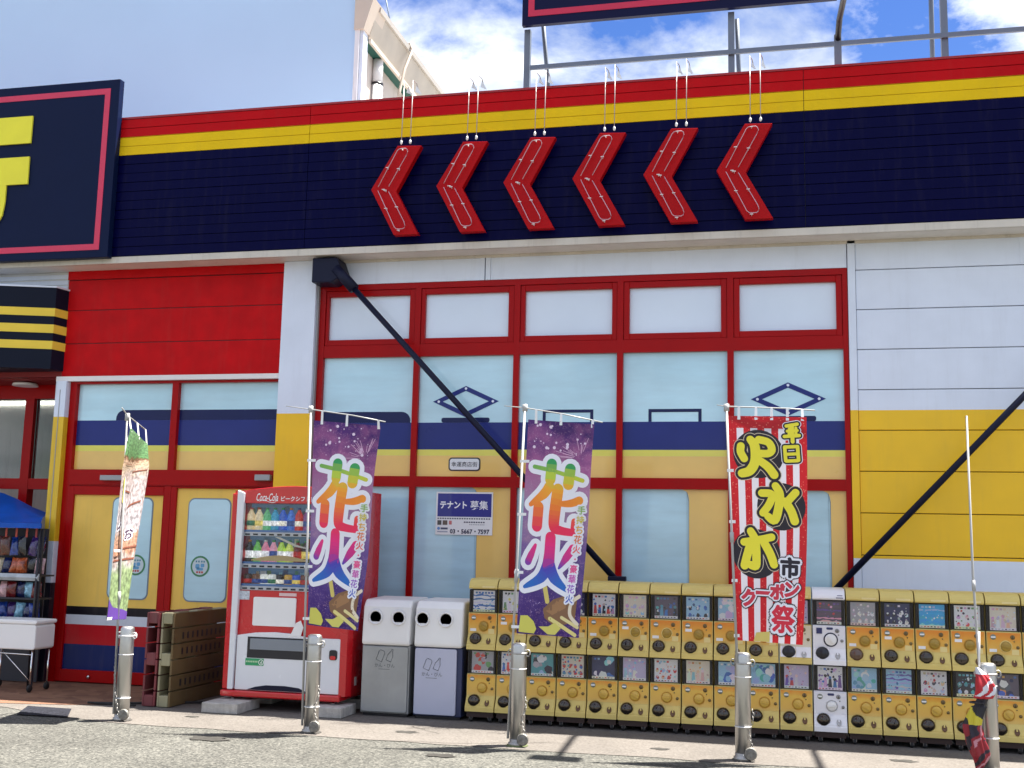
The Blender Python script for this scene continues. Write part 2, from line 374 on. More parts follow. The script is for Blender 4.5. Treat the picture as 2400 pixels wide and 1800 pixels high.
crack(-3.6, -2.36, -0.02, 22, 0.10, 0.004); crack(-1.2, -2.55, 0.0, 30, 0.09, 0.005); crack(0.2, -2.30, 0.05, 20, 0.10, 0.004); crack(-5.2, -2.9, 0.3, 16, 0.10, 0.004); crack(-3.3, -1.5, -1.2, 9, 0.09, 0.003)
for x, y, r_ in ((-4.6, -2.75, 0.10), (-2.6, -2.8, 0.07), (-0.9, -2.75, 0.05), (-3.2, -1.85, 0.06), (-1.0, -1.9, 0.05), (0.9, -1.75, 0.06), (-5.3, -1.75, 0.04)):
    n_ = 14; ph = R.uniform(0, 6)
    part('ground_stain', MB().add([(x + r_ * 1.6 * math.cos(2 * PI * k / n_) * (1 + 0.35 * math.sin(3 * k + ph)), y + r_ * math.sin(2 * PI * k / n_) * (1 + 0.3 * math.cos(2 * k + ph)), 0.0065) for k in range(n_)], [tuple(range(n_))]), m_stain, kind='structure')

# ------------------------------------------------------------------ the shop
shop = thing('shop_building', 'discount shop front in red yellow white and navy with train pictures on its windows', 'building', (-1.5, 0, 0))
# body behind the facade
bd = MB(); bd.box(-8.05, 9, 0.14, 12, 0, 6.3); part('body_wall', bd, mat('grey_body_wall', (0.3, 0.3, 0.3), 0.8), shop)
# fascia boards
FB = MB(); FB.box(-14, 9, -0.322, 0.138, 4.80, 6.40); part('fascia_backing', FB, m_black, shop)
segs = [(-10.0, -5.062), (-5.056, 0.247), (0.253, 4.6)]
fcache = {}
n_b = 15; pitch = (6.42 - 4.79) / n_b
for (a, b) in segs:
    for i in range(n_b):
        z0 = 4.79 + i * pitch
        part('fascia_board', MB().box(a, b, -0.350 - 0.002 * ((i * 7) % 3), -0.324, z0 + 0.004, z0 + pitch - 0.003), m_fascia, shop)
part('fascia_cap', MB().box(-14, 9, -0.362, 0.10, 6.421, 6.445), mat('red_cap', (0.34, 0.006, 0.01), 0.35), shop)
part('soffit_trim', MB().box(-10, 6, -0.345, -0.30, 4.712, 4.786), m_cream, shop)
part('soffit', MB().box(-10, 6, -0.299, 0.10, 4.722, 4.76), mat('cream_soffit', (0.72, 0.68, 0.62), 0.6, var=0.1, dirt=0.15), shop)
part('soffit_bead', MB().box(-5.0, 6, -0.03, -0.012, 4.694, 4.721), m_cream, shop)
# white wall panels above the windows
for a, b in ((-4.995, -3.152), (-3.032, 0.648)):
    part('wall_panel', MB().box(a, b, -0.012, 0.13, 4.452, 4.72), m_white, shop)
part('joint_strip', MB().box(-3.15, -3.098, -0.022, 0.13, 4.45, 4.72), m_white, shop)
part('joint_strip', MB().box(-3.086, -3.034, -0.022, 0.13, 4.45, 4.72), m_white, shop)
# right wall
part('corner_trim', MB().box(0.656, 0.728, -0.03, 0.13, 0, 4.72), m_wallbands, shop)
zs = [0.0, 0.40, 0.80, 1.20, 1.61, 2.013, 2.416, 2.816, 3.216, 3.617, 4.019, 4.422, 4.72]
part('wall_backing', MB().box(0.729, 6, 0.02, 0.135, 0, 4.72), mat('dark_joint', (0.10, 0.09, 0.08), 0.8), shop)
for i in range(len(zs) - 1):
    part('wall_panel', MB().box(0.732, 6, -0.012, 0.019, zs[i] + 0.004, zs[i + 1] - 0.004), m_wallbands, shop, bevel=0.003, segs=1)
part('joint_strip', MB().box(2.26, 2.31, -0.018, -0.0125, 4.44, 4.72), m_white, shop)
# column
part('column', MB().box(-5.40, -5.006, -0.10, 0.135, 0, 4.72), m_colbands, shop, bevel=0.004)
part('column_side_strip', MB().box(-5.005, -4.985, -0.055, 0.13, 0, 4.45), m_grey, shop)
# main window wall
FX = [-5.0, -3.84, -2.73, -1.6255, -0.4995, 0.65]
wf = MB()
wf.box(-4.984, -4.918, -0.012, 0.135, 0, 4.448); wf.box(0.602, 0.652, -0.012, 0.135, 0, 4.448)
wf.box(-4.918, 0.602, -0.010, 0.135, 4.385, 4.448)
for x in FX[1:-1]: wf.box(x - 0.032, x + 0.032, -0.008, 0.135, 0, 4.385)
xs = [-4.918] + [q for x in FX[1:-1] for q in (x - 0.032, x + 0.032)] + [0.602]
for i in range(0, 10, 2):
    wf.box(xs[i], xs[i + 1], -0.006, 0.135, 3.632, 3.765)
    wf.box(xs[i], xs[i + 1], -0.006, 0.135, 2.224, 2.336)
    wf.box(xs[i], xs[i + 1], -0.006, 0.135, 0.0, 0.12)
frame = part('window_frame', wf, m_redframe, shop)
tops = [(-4.884, -3.94), (-3.761, -2.829), (-2.646, -1.714), (-1.532, -0.593), (-0.406, 0.541)]
bays = [(xs[i], xs[i + 1]) for i in range(0, 10, 2)]
for (a, b), (p, q) in zip(bays, tops):
    sh = MB()
    sh.box(a + .002, p, 0.004, 0.12, 3.767, 4.383); sh.box(q, b - .002, 0.004, 0.12, 3.767, 4.383); sh.box(p, q, 0.004, 0.12, 3.767, 3.832); sh.box(p, q, 0.004, 0.12, 4.318, 4.383)
    part('window_sash', sh, m_redframe, frame, bevel=0.004, segs=1)
    part('pane', MB().box(p, q, 0.050, 0.06, 3.832, 4.318), m_toplight, frame)
    part('pane', MB().box(a, b, 0.040, 0.05, 2.336, 3.632), m_glass, frame)
    part('pane', MB().box(a, b, 0.040, 0.05, 0.12, 2.224), m_glass2, frame)
def dec(poly, y, M, par, name='window_print'): return part(name, MB().prism_y(poly, y, y + 0.002), M, par)
def rect(a, b, c, d): return [(a, c), (b, c), (b, d), (a, d)]
for i, (a, b) in enumerate(bays):      # the tram drawn across the panes
    dec(rect(a, b, 2.625, 2.914), 0.037, m_navy, frame); dec(rect(a, b, 2.560, 2.6245), 0.037, m_yline, frame); dec(rect(a, b, 2.336, 2.5595), 0.037, m_ochre, frame)
dec([(-4.918, 2.9145)] + [(-3.9, 2.9145)] + [(-3.9 - 0.10 + 0.10 * math.cos(t * PI / 12), 2.935 + 0.098 * math.sin(t * PI / 12)) for t in range(7)] + [(-4.918, 3.036)], 0.037, m_navy2, frame)
def ring(outer, inner, y, M, par):
    mb = MB(); n = len(outer)
    for (yy, fl) in ((y, 0), (y + 0.002, 1)):
        mb.add([(x, yy, z) for x, z in outer + inner], [((i, (i + 1) % n, (i + 1) % n + n, i + n) if not fl else (i, i + n, (i + 1) % n + n, (i + 1) % n)) for i in range(n)])
    return part('window_print', mb, M, par)
for cx, cz in ((-3.285, 3.14), (0.063, 3.137)):
    ring([(cx - 0.365, cz), (cx, cz - 0.168), (cx + 0.365, cz), (cx, cz + 0.168)], [(cx - 0.255, cz), (cx, cz - 0.115), (cx + 0.255, cz), (cx, cz + 0.115)], 0.036, m_navy, frame)
    bl = MB()
    for dx, dz in ((-0.30, 0), (0.30, 0), (0, 0.14), (0, -0.14)): bl.disc_y(cx + dx, cz + dz, 0.014, 0.0345)
    part('print_rivets', bl, m_white, frame, kind='stuff')
    dec(rrect(cx - 0.264, cx + 0.268, 2.9145, 2.966, 0.02), 0.0365, m_navy2, frame)
for a, b in ((-2.441, -1.905), (-1.332, -0.793)):
    ring([(a, 2.9145), (b, 2.9145), (b, 3.045), (a, 3.045)], [(a + .032, 2.9146), (b - .032, 2.9146), (b - .032, 3.013), (a + .032, 3.013)], 0.036, m_navy2, frame)
m_edge = mat('window_print_edge', (0.16, 0.22, 0.29), 0.4)
for i, (a, b) in enumerate(bays):      # door pictures in the lower panes
    c = (-4.15, -3.125, -2.00, -0.919, 0.455)[i]
    o = [(c, 0.3), (b, 0.3), (b, 2.224), (c - 0.07, 2.224), (c - 0.03, 2.205), (c - 0.008, 2.17), (c, 2.12)] if i != 0 else [(-4.9, 0.3), (-4.75, 0.3), (-4.75, 2.224), (-4.9, 2.224)]
    dec(o, 0.036, m_ochre, frame)
    if i:
        ring([(c - 0.012, 0.3), (c, 0.3), (c, 2.11), (c - 0.02, 2.20)], [(c - 0.011, 0.31), (c - 0.004, 0.31), (c - 0.004, 2.10), (c - 0.022, 2.195)], 0.034, m_edge, frame)
# left: red boards, trim, post
for z0, z1 in ((3.462, 3.851), (3.859, 4.246), (4.254, 4.612)):
    part('wall_panel', MB().box(-8.19, -5.41, -0.012, 0.13, z0, z1), m_redwall, shop, bevel=0.004, segs=1)
part('wall_panel', MB().box(-8.19, -5.41, -0.030, 0.13, 4.620, 4.72), m_redwall, shop)
part('wall_backing', MB().box(-8.185, -5.41, 0.0, 0.125, 3.47, 4.70), m_black, shop)
part('white_trim', MB().box(-8.21, -5.41, -0.075, 0.12, 3.402, 3.458), mat('pale_trim', (0.78, 0.74, 0.72), 0.35), shop)
part('corner_post', MB().box(-8.19, -8.053, -0.10, 0.12, 0.01, 3.40), m_postbands, shop, bevel=0.003)
part('post_seam', MB().box(-8.130, -8.122, -0.104, -0.099, 0.4, 3.3), m_grey, shop)
# left window and doors
lf = MB()
lf.box(-8.05, -7.965, -0.02, 0.135, 0, 3.40); lf.box(-7.965, -5.41, -0.02, 0.135, 3.375, 3.40)
lf.box(-6.735, -6.657, -0.02, 0.135, 2.386, 3.375); lf.box(-7.965, -5.41, -0.02, 0.135, 2.20, 2.386)
lf.box(-7.965, -5.41, -0.035, -0.021, 2.215, 2.31)
lframe = part('window_frame', lf, m_redframe, shop)
for a, b in ((-7.965, -6.735), (-6.657, -5.41)):
    part('pane', MB().box(a, b, 0.040, 0.05, 2.386, 3.375), m_glass, lframe)
    dec(rect(a, b, 2.667, 2.955), 0.037, m_navy, lframe); dec(rect(a, b, 2.60, 2.6665), 0.037, m_yline, lframe); dec(rect(a, b, 2.386, 2.5995), 0.037, m_ochre, lframe)
dec([(-7.463, 2.9555), (-6.735, 2.9555), (-6.735, 3.074)] + [(-7.363 - 0.10 * math.sin(t * PI / 12), 2.974 + 0.10 * math.cos(t * PI / 12)) for t in range(7)], 0.037, m_navy2, lframe)
dec(rect(-6.657, -5.41, 2.9555, 3.072), 0.037, m_navy2, lframe)
m_doorbands = mat('door_print', None, 0.3, bands=[(0, (0.004, 0.017, 0.12)), (0.427, (0.50, 0.010, 0.018)), (0.644, (0.62, 0.66, 0.72)), (0.751, (0.010, 0.007, 0.012)), (0.844, (0.86, 0.555, 0.11))], var=0.08, nscale=2.5, coat=0.06, spec=0.2, dirt=0.12)
for k, (a, b, g0, g1) in enumerate(((-7.965, -6.745, -7.385, -6.90), (-6.665, -5.42, -6.437, -5.942))):
    df = MB()
    df.box(a, a + 0.07, -0.03, 0.10, 0.02, 2.195); df.box(b - 0.012, b, -0.03, 0.10, 0.02, 2.195); df.box(a + 0.07, b - 0.012, -0.03, 0.10, 2.095 if k == 0 else 2.18, 2.195); df.box(a + 0.07, b - 0.012, -0.03, 0.10, 0.02, 0.15)
    d = part('door', df, m_redframe, shop, bevel=0.003, segs=1, label='left door of the pair with a black white red and navy foot' if k == 0 else 'right door of the pair, its foot hidden by pallets')
    part('door_panel', MB().box(a + 0.07, b - 0.012, 0.0, 0.05, 0.15, 2.18), m_doorbands, d)
    part('door_window', MB().prism_y(rrect(g0 - 0.014, g1 + 0.014, 0.936, 2.074, 0.075), -0.004, 0.0), m_edge, d)
    part('door_glass', MB().prism_y(rrect(g0, g1, 0.95, 2.06, 0.065), -0.008, -0.0045), m_glass, d)
part('door_post', MB().box(-6.744, -6.666, -0.03, 0.12, 0.0, 2.199), m_redframe, shop)
for a, b, z0, z1 in ((-7.524, -7.22, 2.258, 2.316), (-5.62, -5.44, 2.27, 2.335)):
    part('door_closer', MB().box(a, b, -0.11, -0.036, z0, z1), m_grey, shop, bevel=0.006)
part('door_knob', MB().lathe([(0.02, 0), (0.02, 0.02), (0.008, 0.03)], (-7.53, -0.03, 0.08), 'y', 12), m_chrome, shop)
# round stickers on the doors
for cx, cz, lb in ((-7.05, 1.32, 'round green ringed sticker on the left door, beside the leafy banner pole'), (-6.262, 1.325, 'round green ringed sticker on the right door, left of the red drink machine')):
    mb = MB(); mb.disc_y(cx, cz, 0.115, -0.010, 28, (0.03, 0.20, 0.08)); mb.disc_y(cx, cz, 0.094, -0.0115, 28, (0.52, 0.62, 0.66))
    for dx, dz, w, h in ((-0.03, 0.0, 0.05, 0.05), (0.03, 0.01, 0.045, 0.04), (0.0, -0.03, 0.08, 0.03)):
        mb.prism_y(rrect(cx + dx - w / 2, cx + dx + w / 2, cz + dz - h / 2, cz + dz + h / 2, 0.012, 3), -0.013, -0.0116, (0.10, 0.32, 0.55))
    for dx in (-0.045, -0.015, 0.02, 0.048): mb.quad_y(cx + dx - 0.009, cx + dx + 0.009, cz + 0.042, cz + 0.062, -0.0125, (0.06, 0.22, 0.30))
    for dx in (-0.03, 0.0, 0.03): mb.quad_y(cx + dx - 0.011, cx + dx + 0.011, cz - 0.075, cz - 0.054, -0.0125, (0.45, 0.03, 0.03))
    single('door_sticker', mb, m_print, lb, 'sticker', 'round stickers on the shop doors')
# name plates in the tram picture
for cx, lb in ((-3.2785, 'small white name plate with black Japanese letters above the blue tenant notice'), (0.06, 'small white name plate mostly hidden behind the red striped banner')):
    mb = MB(); mb.prism_y(rrect(cx - 0.175, cx + 0.175, 2.397, 2.540, 0.035), 0.0315, 0.0355, (0.02, 0.016, 0.02)); mb.prism_y(rrect(cx - 0.160, cx + 0.160, 2.411, 2.526, 0.026), 0.030, 0.0314, (0.72, 0.74, 0.76))
    text_on(mb, '幸運商店街', cx, 2.468, 0.0285, w=0.285, bold=0.004, col=(0.02, 0.02, 0.03))
    single('name_plate', mb, m_print, lb, 'name plate', 'name plates in the tram picture')

# entrance on the far left
ent = thing('shop_entrance', 'dark red shop entrance with lit interior left of the yellow corner post', 'entrance', (-9.2, 0.6, 0))
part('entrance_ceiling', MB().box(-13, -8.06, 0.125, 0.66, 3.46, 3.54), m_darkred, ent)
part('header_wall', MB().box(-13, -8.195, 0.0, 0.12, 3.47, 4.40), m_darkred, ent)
part('header_beam', MB().box(-13, -8.06, 0.57, 0.70, 3.29, 3.459), m_redframe, ent)
part('ceiling_lamp', MB().lathe([(0.15, 0), (0.14, 0.03), (0.05, 0.045)], (-8.93, 0.34, 3.415), 'z', 20), m_plastic_w, ent)
for x in (-9.0, -10.3): part('door_post', MB().box(x - 0.075, x + 0.045, 0.57, 0.69, 0, 3.289), m_redframe, ent)
part('cross_rail', MB().box(-13, -8.06, 0.575, 0.685, 2.18, 2.31), m_redframe, ent)
for a, b in ((-10.25, -9.08), (-8.95, -8.06)): part('pane', MB().box(a, b, 0.62, 0.63, 2.31, 3.289), clear_pane('shop_glass', (0.7, 0.75, 0.75)), ent)
m_inwall = mat('dim_interior_wall', (0.05, 0.052, 0.055), 0.7)
part('interior_wall', MB().box(-18, -8.05, 7.0, 7.1, 0, 4.6).box(-18, -17.9, 0.7, 7, 0, 4.6), m_inwall, ent)
part('interior_ceiling', MB().box(-18, -8.05, 0.70, 7.0, 4.1, 4.2), m_inwall, ent)
m_lamp = mat('lit_tube', (1.0, 0.98, 0.9), 0.4, emit=2.2, var=0)
for x0, x1, y, z in ((-11.6, -9.0, 1.6, 3.36), (-12.5, -11.2, 4.5, 3.4), (-11.0, -9.4, 4.5, 3.4), (-11.3, -9.9, 3.4, 3.02), (-11.1, -10.4, 5.6, 3.0)):
    part('light_tube', MB().box(x0, x1, y, y + 0.06, z, z + 0.035), m_lamp, ent)
for i in range(7):
    part('store_shelf', MB().box(-13.5 + i * 0.8, -12.9 + i * 0.8, 5.2, 5.7, 0, 2.0 + 0.25 * (i % 3)), mat('shelf_goods', ((0.20, 0.03, 0.03), (0.04, 0.12, 0.12), (0.12, 0.12, 0.14))[i % 3], 0.6, var=0.4, nscale=9), ent)
part('roof_slab', MB().box(-18, -8.06, 0.14, 12, 4.75, 6.3), m_inwall, ent)
part('upper_wall', MB().box(-13, -8.195, 0.0, 0.12, 4.41, 4.72), mat('ribbed_white_wall', (0.66, 0.67, 0.66), 0.5), ent)
for i in range(4): part('wall_rib', MB().box(-13, -8.2, -0.012, 0.0, 4.43 + 0.07 * i, 4.48 + 0.07 * i), m_white, ent)

# diagonal braces in front of the windows
def brace(p, q, label, boxed):
    t = thing('diagonal_brace', label, 'brace', p, 'diagonal steel braces on the front')
    part('brace_rod', MB().tube([p, q], 0.032, 10), m_navysteel, t)
    d = (Vector(q) - Vector(p)).normalized()
    if boxed:
        part('brace_sleeve', MB().tube([Vector(p) - d * 0.02, Vector(p) + d * 0.30], 0.062, 10), m_navysteel, t)
        part('bracket', MB().prism_y([(-4.985, 4.425), (-4.76, 4.42), (-4.62, 4.50), (-4.70, 4.70), (-4.985, 4.70)], -0.28, -0.02), m_navysteel, t, bevel=0.012)
    part('end_plate', MB().box(q[0] - 0.09, q[0] + 0.09, q[1] - 0.035, q[1] + 0.035, q[2] - 0.12, q[2] + 0.05), m_navysteel, t, bevel=0.01)
brace((-4.70, -0.25, 4.56), (-1.60, -0.25, 1.30), 'long dark navy diagonal brace running from the boxed bracket beside the white column', True)
brace((3.6, -0.25, 4.60), (0.36, -0.25, 1.16), 'dark diagonal brace crossing the yellow wall at the right', False)

# ------------------------------------------------------------------ chevrons
cm = {}
def chev_meshes():
    P = [(0, 0), (0.28, 0.47), (0.548, 0.458), (0.285, -0.035), (0.545, -0.513), (0.275, -0.513)]
    a = MB().prism_y(P, -0.02, 0.06)
    cm['face'] = a.mesh('face_panel')
    nt_ = MB()
    for up_ in (1, -1):
        zc = 0.43 if up_ == 1 else -0.47
        pl = [(0.095, 0.02 * up_ - 0.01), (0.275, zc - 0.07 * up_)] + [(0.285 + 0.01, zc - 0.03 * up_), (0.315, zc - 0.012 * up_), (0.345, zc - 0.008 * up_), (0.385, zc - 0.008 * up_), (0.405, zc - 0.02 * up_), (0.412, zc - 0.045 * up_), (0.40, zc - 0.085 * up_)] + [(0.215, -0.018 + 0.028 * up_)]
        nt_.tube([(x, -0.062, z) for x, z in pl], 0.004, 6)
    cm['neon'] = nt_.mesh('neon_tube')
    st = MB()
    for x, z in ((0.19, 0.22), (0.315, 0.20), (0.19, -0.23), (0.31, -0.22), (0.345, 0.42), (0.34, -0.475), (0.155, -0.02), (0.175, -0.03)):
        st.box(x - 0.016, x + 0.016, -0.068, -0.056, z - 0.003, z + 0.003); st.box(x - 0.003, x + 0.003, -0.056, -0.0195, z - 0.008, z + 0.008)
    cm['clip'] = st.mesh('tube_clips')
chev_meshes()
ordn = ['leftmost red chevron light in the row on the navy band', 'second red chevron light from the left on the navy band', 'third red chevron light from the left, above the tenant notice', 'third red chevron light from the right on the navy band', 'second red chevron light from the right on the navy band', 'rightmost red chevron light in the row on the navy band']
m_wire = mat('grey_hanging_wire', (0.45, 0.38, 0.36), 0.4, metal=0.2, var=0)
m_galv = mat('galvanised_bracket', (0.50, 0.52, 0.54), 0.4, metal=0.7)
def rodmesh(dx, top):
    return MB().tube([(dx, -0.055, 0.47), (dx, -0.03, 1.12 + top)], 0.0045, 6).mesh('hanger_rod')
def insmesh(dx): return MB().lathe([(0.005, 0), (0.013, 0.010), (0.013, 0.034), (0.006, 0.045)], (dx, -0.055, 0.47), 'z', 10).mesh('insulator')
def hookmesh(dx, top): return MB().tube([(dx, -0.03, 1.06), (dx, -0.03, 1.17 + top), (dx + 0.02, 0.03, 1.16 + top), (dx + 0.04, 0.09, 1.085)], 0.005, 6).add([(dx + 0.01, 0.02, 1.08), (dx + 0.06, 0.10, 1.08), (dx + 0.02, 0.03, 1.14 + top)], [(0, 1, 2)]).mesh('roof_hook')
rods = [(rodmesh(dx, t_), insmesh(dx), hookmesh(dx, t_)) for dx, t_ in ((0.335, 0.0), (0.435, 0.02))]
for i in range(6):
    t = thing('chevron_light', ordn[i], 'chevron light', (-4.251 + 0.7292 * i, -0.48, 5.366), 'red chevron lights on the navy band')
    f = part('face_panel', cm['face'], m_chev, t, local=True, bevel=0.004)
    part('neon_tube', cm['neon'], m_neon, t, local=True)
    part('tube_clips', cm['clip'], m_plastic_w, t, local=True, kind='stuff')
    for a, b, c_ in rods:
        part('hanger_rod', a, m_wire, t, local=True); part('insulator', b, m_plastic_w, t, local=True); part('roof_hook', c_, m_galv, t, local=True)

# ------------------------------------------------------------------ signs on the building
t = thing('letter_sign', 'big navy sign board with a yellow Japanese letter and pink red border', 'sign', (-8.6, -0.4, 4.76))
part('sign_board', MB().box(-10.8, -7.411, -0.45, -0.36, 4.762, 6.882), m_signnavy, t, bevel=0.006)
z0, z1, x1 = 4.851, 6.775, -7.524
part('border_line', MB().box(-10.4, x1, -0.455, -0.448, z1 - 0.069, z1).box(-10.4, x1, -0.455, -0.448, z0, z0 + 0.069).box(x1 - 0.069, x1, -0.4551, -0.448, z0 + 0.0691, z1 - 0.0691), m_signred, t)
lt = MB(); lt.box(-9.93, -8.519, -0.475, -0.455, 6.170, 6.502)
lt.prism_y([(-10.2, 5.673), (-8.799, 5.673), (-8.514, 5.673), (-8.519, 6.004), (-10.2, 6.004)], -0.475, -0.455)
lt.prism_y([(-9.13, 5.672), (-9.17, 5.42), (-9.32, 5.11), (-9.17, 5.01), (-8.92, 5.14), (-8.82, 5.305), (-8.797, 5.47), (-8.799, 5.672)][::-1], -0.475, -0.455)
part('letter', lt, m_signyel, t)
# striped canted sign box
t = thing('striped_sign_box', 'canted black sign box with three yellow stripes below the letter sign', 'sign', (-8.4, -0.1, 3.5))
PL = [(-8.17, -0.001), (-8.21, -0.20), (-9.3, -0.56), (-9.8, -0.72), (-9.8, -0.001)]
def ins(d): return [(-8.17 + d, -0.0015), (-8.21 + d, -0.20 - d), (-9.3, -0.56 - d), (-9.8, -0.72 - d), (-9.8, -0.0015)]
part('box', MB().prism_z(PL[::-1], 3.53, 4.485), mat('black_gloss_sign', (0.006, 0.009, 0.022), 0.4, spec=0.12), t)
for a, b in ((4.148, 4.243), (3.95, 4.05), (3.76, 3.856)):
    part('stripe', MB().prism_z(ins(0.004)[::-1], a, b), mat('yellow_stripe', (0.86, 0.62, 0.07), 0.4, spec=0.2), t)
part('white_cap', MB().prism_z(ins(0.010)[::-1], 4.486, 4.505), m_white, t)
# tenant notice
t = thing('tenant_notice', 'blue and white tenant wanted notice with a phone number stuck on the window', 'notice', (-3.3, 0.03, 1.73))
a, b, zc0, zc1 = -3.575, -2.955, 1.726, 2.175
mb = MB(); mb.box(a, b, 0.026, 0.033, zc0, zc1); part('sheet', mb, m_plastic_w, t)
pr = MB(); pr.quad_y(a + 0.018, b - 0.014, 1.915, 2.158, 0.0245, (0.012, 0.018, 0.22))
text_on(pr, 'テナント', a + 0.192, 2.037, 0.023, w=0.295, h=0.078, bold=0.035, col=(0.85, 0.85, 0.88)); text_on(pr, '募集', b - 0.148, 2.037, 0.023, w=0.195, h=0.095, bold=0.010, col=(0.85, 0.85, 0.88))
text_on(pr, '03・5667・7597', b - 0.245, 1.762, 0.0235, w=0.43, h=0.05, bold=0.035, col=(0.02, 0.02, 0.06))
for i in range(22): pr.quad_y(a + 0.02 + i * 0.0265, a + 0.038 + i * 0.0265, 1.889, 1.902, 0.0243, (0.06, 0.06, 0.09))
pr.quad_y(a + 0.02, a + 0.065, 1.827, 1.875, 0.0243, (0.05, 0.05, 0.05)); pr.quad_y(a + 0.078, a + 0.13, 1.827, 1.875, 0.0243, (0.10, 0.07, 0.05)); pr.quad_y(a + 0.148, a + 0.178, 1.832, 1.872, 0.0243, (0.55, 0.15, 0.15))
for i in range(9): pr.quad_y(a + 0.31 + i * 0.026, a + 0.329 + i * 0.026, 1.852, 1.866, 0.0243, (0.08, 0.08, 0.12)); pr.quad_y(a + 0.37 + i * 0.019, a + 0.383 + i * 0.019, 1.830, 1.838, 0.0243, (0.3, 0.3, 0.33))
pr.disc_y(a + 0.035, 1.790, 0.016, 0.0243, 14, (0.10, 0.25, 0.55)); pr.quad_y(a + 0.058, a + 0.135, 1.780, 1.800, 0.0243, (0.05, 0.06, 0.12)); pr.quad_y(a + 0.02, a + 0.135, 1.750, 1.764, 0.0243, (0.35, 0.38, 0.45))
part('lettering', pr, m_print, t)
# rooftop sign and its frame
t = thing('rooftop_sign', 'navy rooftop sign board with red border on a grey steel frame', 'sign', (-0.3, 0.3, 6.3))
part('sign_board', MB().box(-2.795, 0.62, 0.20, 0.26, 7.425, 9.6), mat('deep_navy_sign', (0.003, 0.004, 0.04), 0.4, spec=0.15), t)
part('border_line', MB().box(-2.725, -2.655, 0.194, 0.2005, 7.525, 9.5).box(-2.6549, 0.55, 0.194, 0.2005, 7.525, 7.595), mat('crimson_line', (0.60, 0.01, 0.06), 0.4), t)
for x in (-2.755, -0.485, 1.69): part('post', MB().box(x - 0.034, x + 0.034, 0.30, 0.368, 6.0, 7.424 if x < 1 else 9.4), m_steel, t)
for p, q in (((-2.60, 1.3, 6.0), (-2.62, 0.5, 7.6)), ((-0.40, 1.0, 6.0), (-0.43, 0.48, 7.424)), ((1.70, 1.4, 6.0), (1.60, 0.5, 8.2))):
    part('stay', MB().tube([p, q], 0.026, 8), m_steel, t)
part('rail', MB().box(-2.711, 3.8, 0.27, 0.299, 6.93, 6.98), m_steel, t)
part('upper_board', MB().box(0.96, 4.5, 0.30, 0.45, 8.6, 9.6), mat('deep_navy_sign_2', (0.003, 0.004, 0.04), 0.4, spec=0.15), t)
# floodlights reaching out over the front
for x, lb in ((0.60, 'black floodlight on a bent steel arm above the shop roof edge'), (2.60, 'floodlight on a bent arm further right along the roof edge')):
    t = thing('floodlight', lb, 'floodlight', (x, -0.1, 6.44), 'floodlights along the roof edge')
    part('arm_post', MB().box(x - 0.035, x + 0.035, -0.15, -0.08, 6.446, 6.86), m_steel, t)
    part('arm', MB().tube([(x, -0.115, 6.80), (x + 0.01, -0.35, 6.93), (x + 0.03, -0.9, 6.90), (x + 0.03, -1.36, 6.83)], 0.03, 8), m_black, t)
    part('lamp_head', MB().prism_x([(-1.50, 6.80), (-1.30, 6.80), (-1.27, 6.90), (-1.48, 6.94)], x - 0.16, x + 0.22), m_black, t, bevel=0.008)
# neighbouring wing with the blank board
t = thing('neighbour_wing', 'taller wing behind the shop with a big blank pale blue end wall', 'building', (-8, 3, 0))
part('end_wall', MB().box(-14, -5.325, 1.50, 1.62, 5.0, 11), mat('pale_blue_end_wall', (0.52, 0.73, 0.97), 0.35, var=0.05, nscale=0.4, coat=0.2), t)
part('corner_strip', MB().box(-5.322, -5.262, 1.47, 1.62, 5.0, 8.33), mat('worn_white_strip', (0.82, 0.82, 0.84), 0.5, dirt=0.5), t)
part('corner_strip', MB().box(-5.259, -5.215, 1.50, 1.66, 5.0, 8.31), m_white, t)
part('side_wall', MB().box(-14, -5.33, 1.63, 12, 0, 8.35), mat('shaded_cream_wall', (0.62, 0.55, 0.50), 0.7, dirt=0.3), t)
part('eave_beam', MB().prism_y([(-5.33, 8.16), (-5.20, 8.16), (-5.10, 8.53), (-5.33, 8.53)][::-1], 1.66, 12), mat('beige_eave', (0.52, 0.46, 0.38), 0.55, var=0.1), t)
part('eave_end_cap', MB().prism_y([(-5.33, 8.20), (-5.195, 8.20), (-5.07, 8.62), (-5.33, 8.72)][::-1], 1.45, 1.95), mat('pale_beige_cap', (0.66, 0.56, 0.46), 0.55), t)
part('eave_lip', MB().prism_y([(-5.205, 8.10), (-5.17, 8.10), (-5.17, 8.155), (-5.205, 8.155)][::-1], 1.66, 12), mat('beige_lip', (0.60, 0.52, 0.43), 0.5), t)
part('eave_top_lip', MB().prism_y([(-5.12, 8.535), (-5.07, 8.535), (-5.06, 8.60), (-5.12, 8.60)][::-1], 1.70, 12), mat('grey_lip', (0.44, 0.41, 0.37), 0.5), t)
part('eave_underside', MB().box(-5.329, -5.207, 1.67, 12, 8.11, 8.155), mat('green_soffit', (0.015, 0.09, 0.07), 0.6), t)
part('drain_pipe', MB().tube([(-5.268, 2.2, 5), (-5.268, 2.2, 7.75)], 0.078, 14).tube([(-5.268, 2.2, 7.75), (-5.268, 2.2, 8.10)], 0.07, 14), m_plastic_w, t)
part('pipe_collar', MB().lathe([(0.083, 0), (0.083, 0.03)], (-5.268, 2.2, 7.74), 'z', 14), m_black, t)
part('hose', MB().tube([(-5.12, 2.62, 7.62), (-5.11, 2.66, 7.85), (-5.08, 2.75, 8.2), (-5.03, 2.9, 8.55), (-5.07, 2.92, 8.66), (-5.12, 2.9, 8.62)], 0.022, 8), mat('beige_hose', (0.50, 0.43, 0.36), 0.5), t)
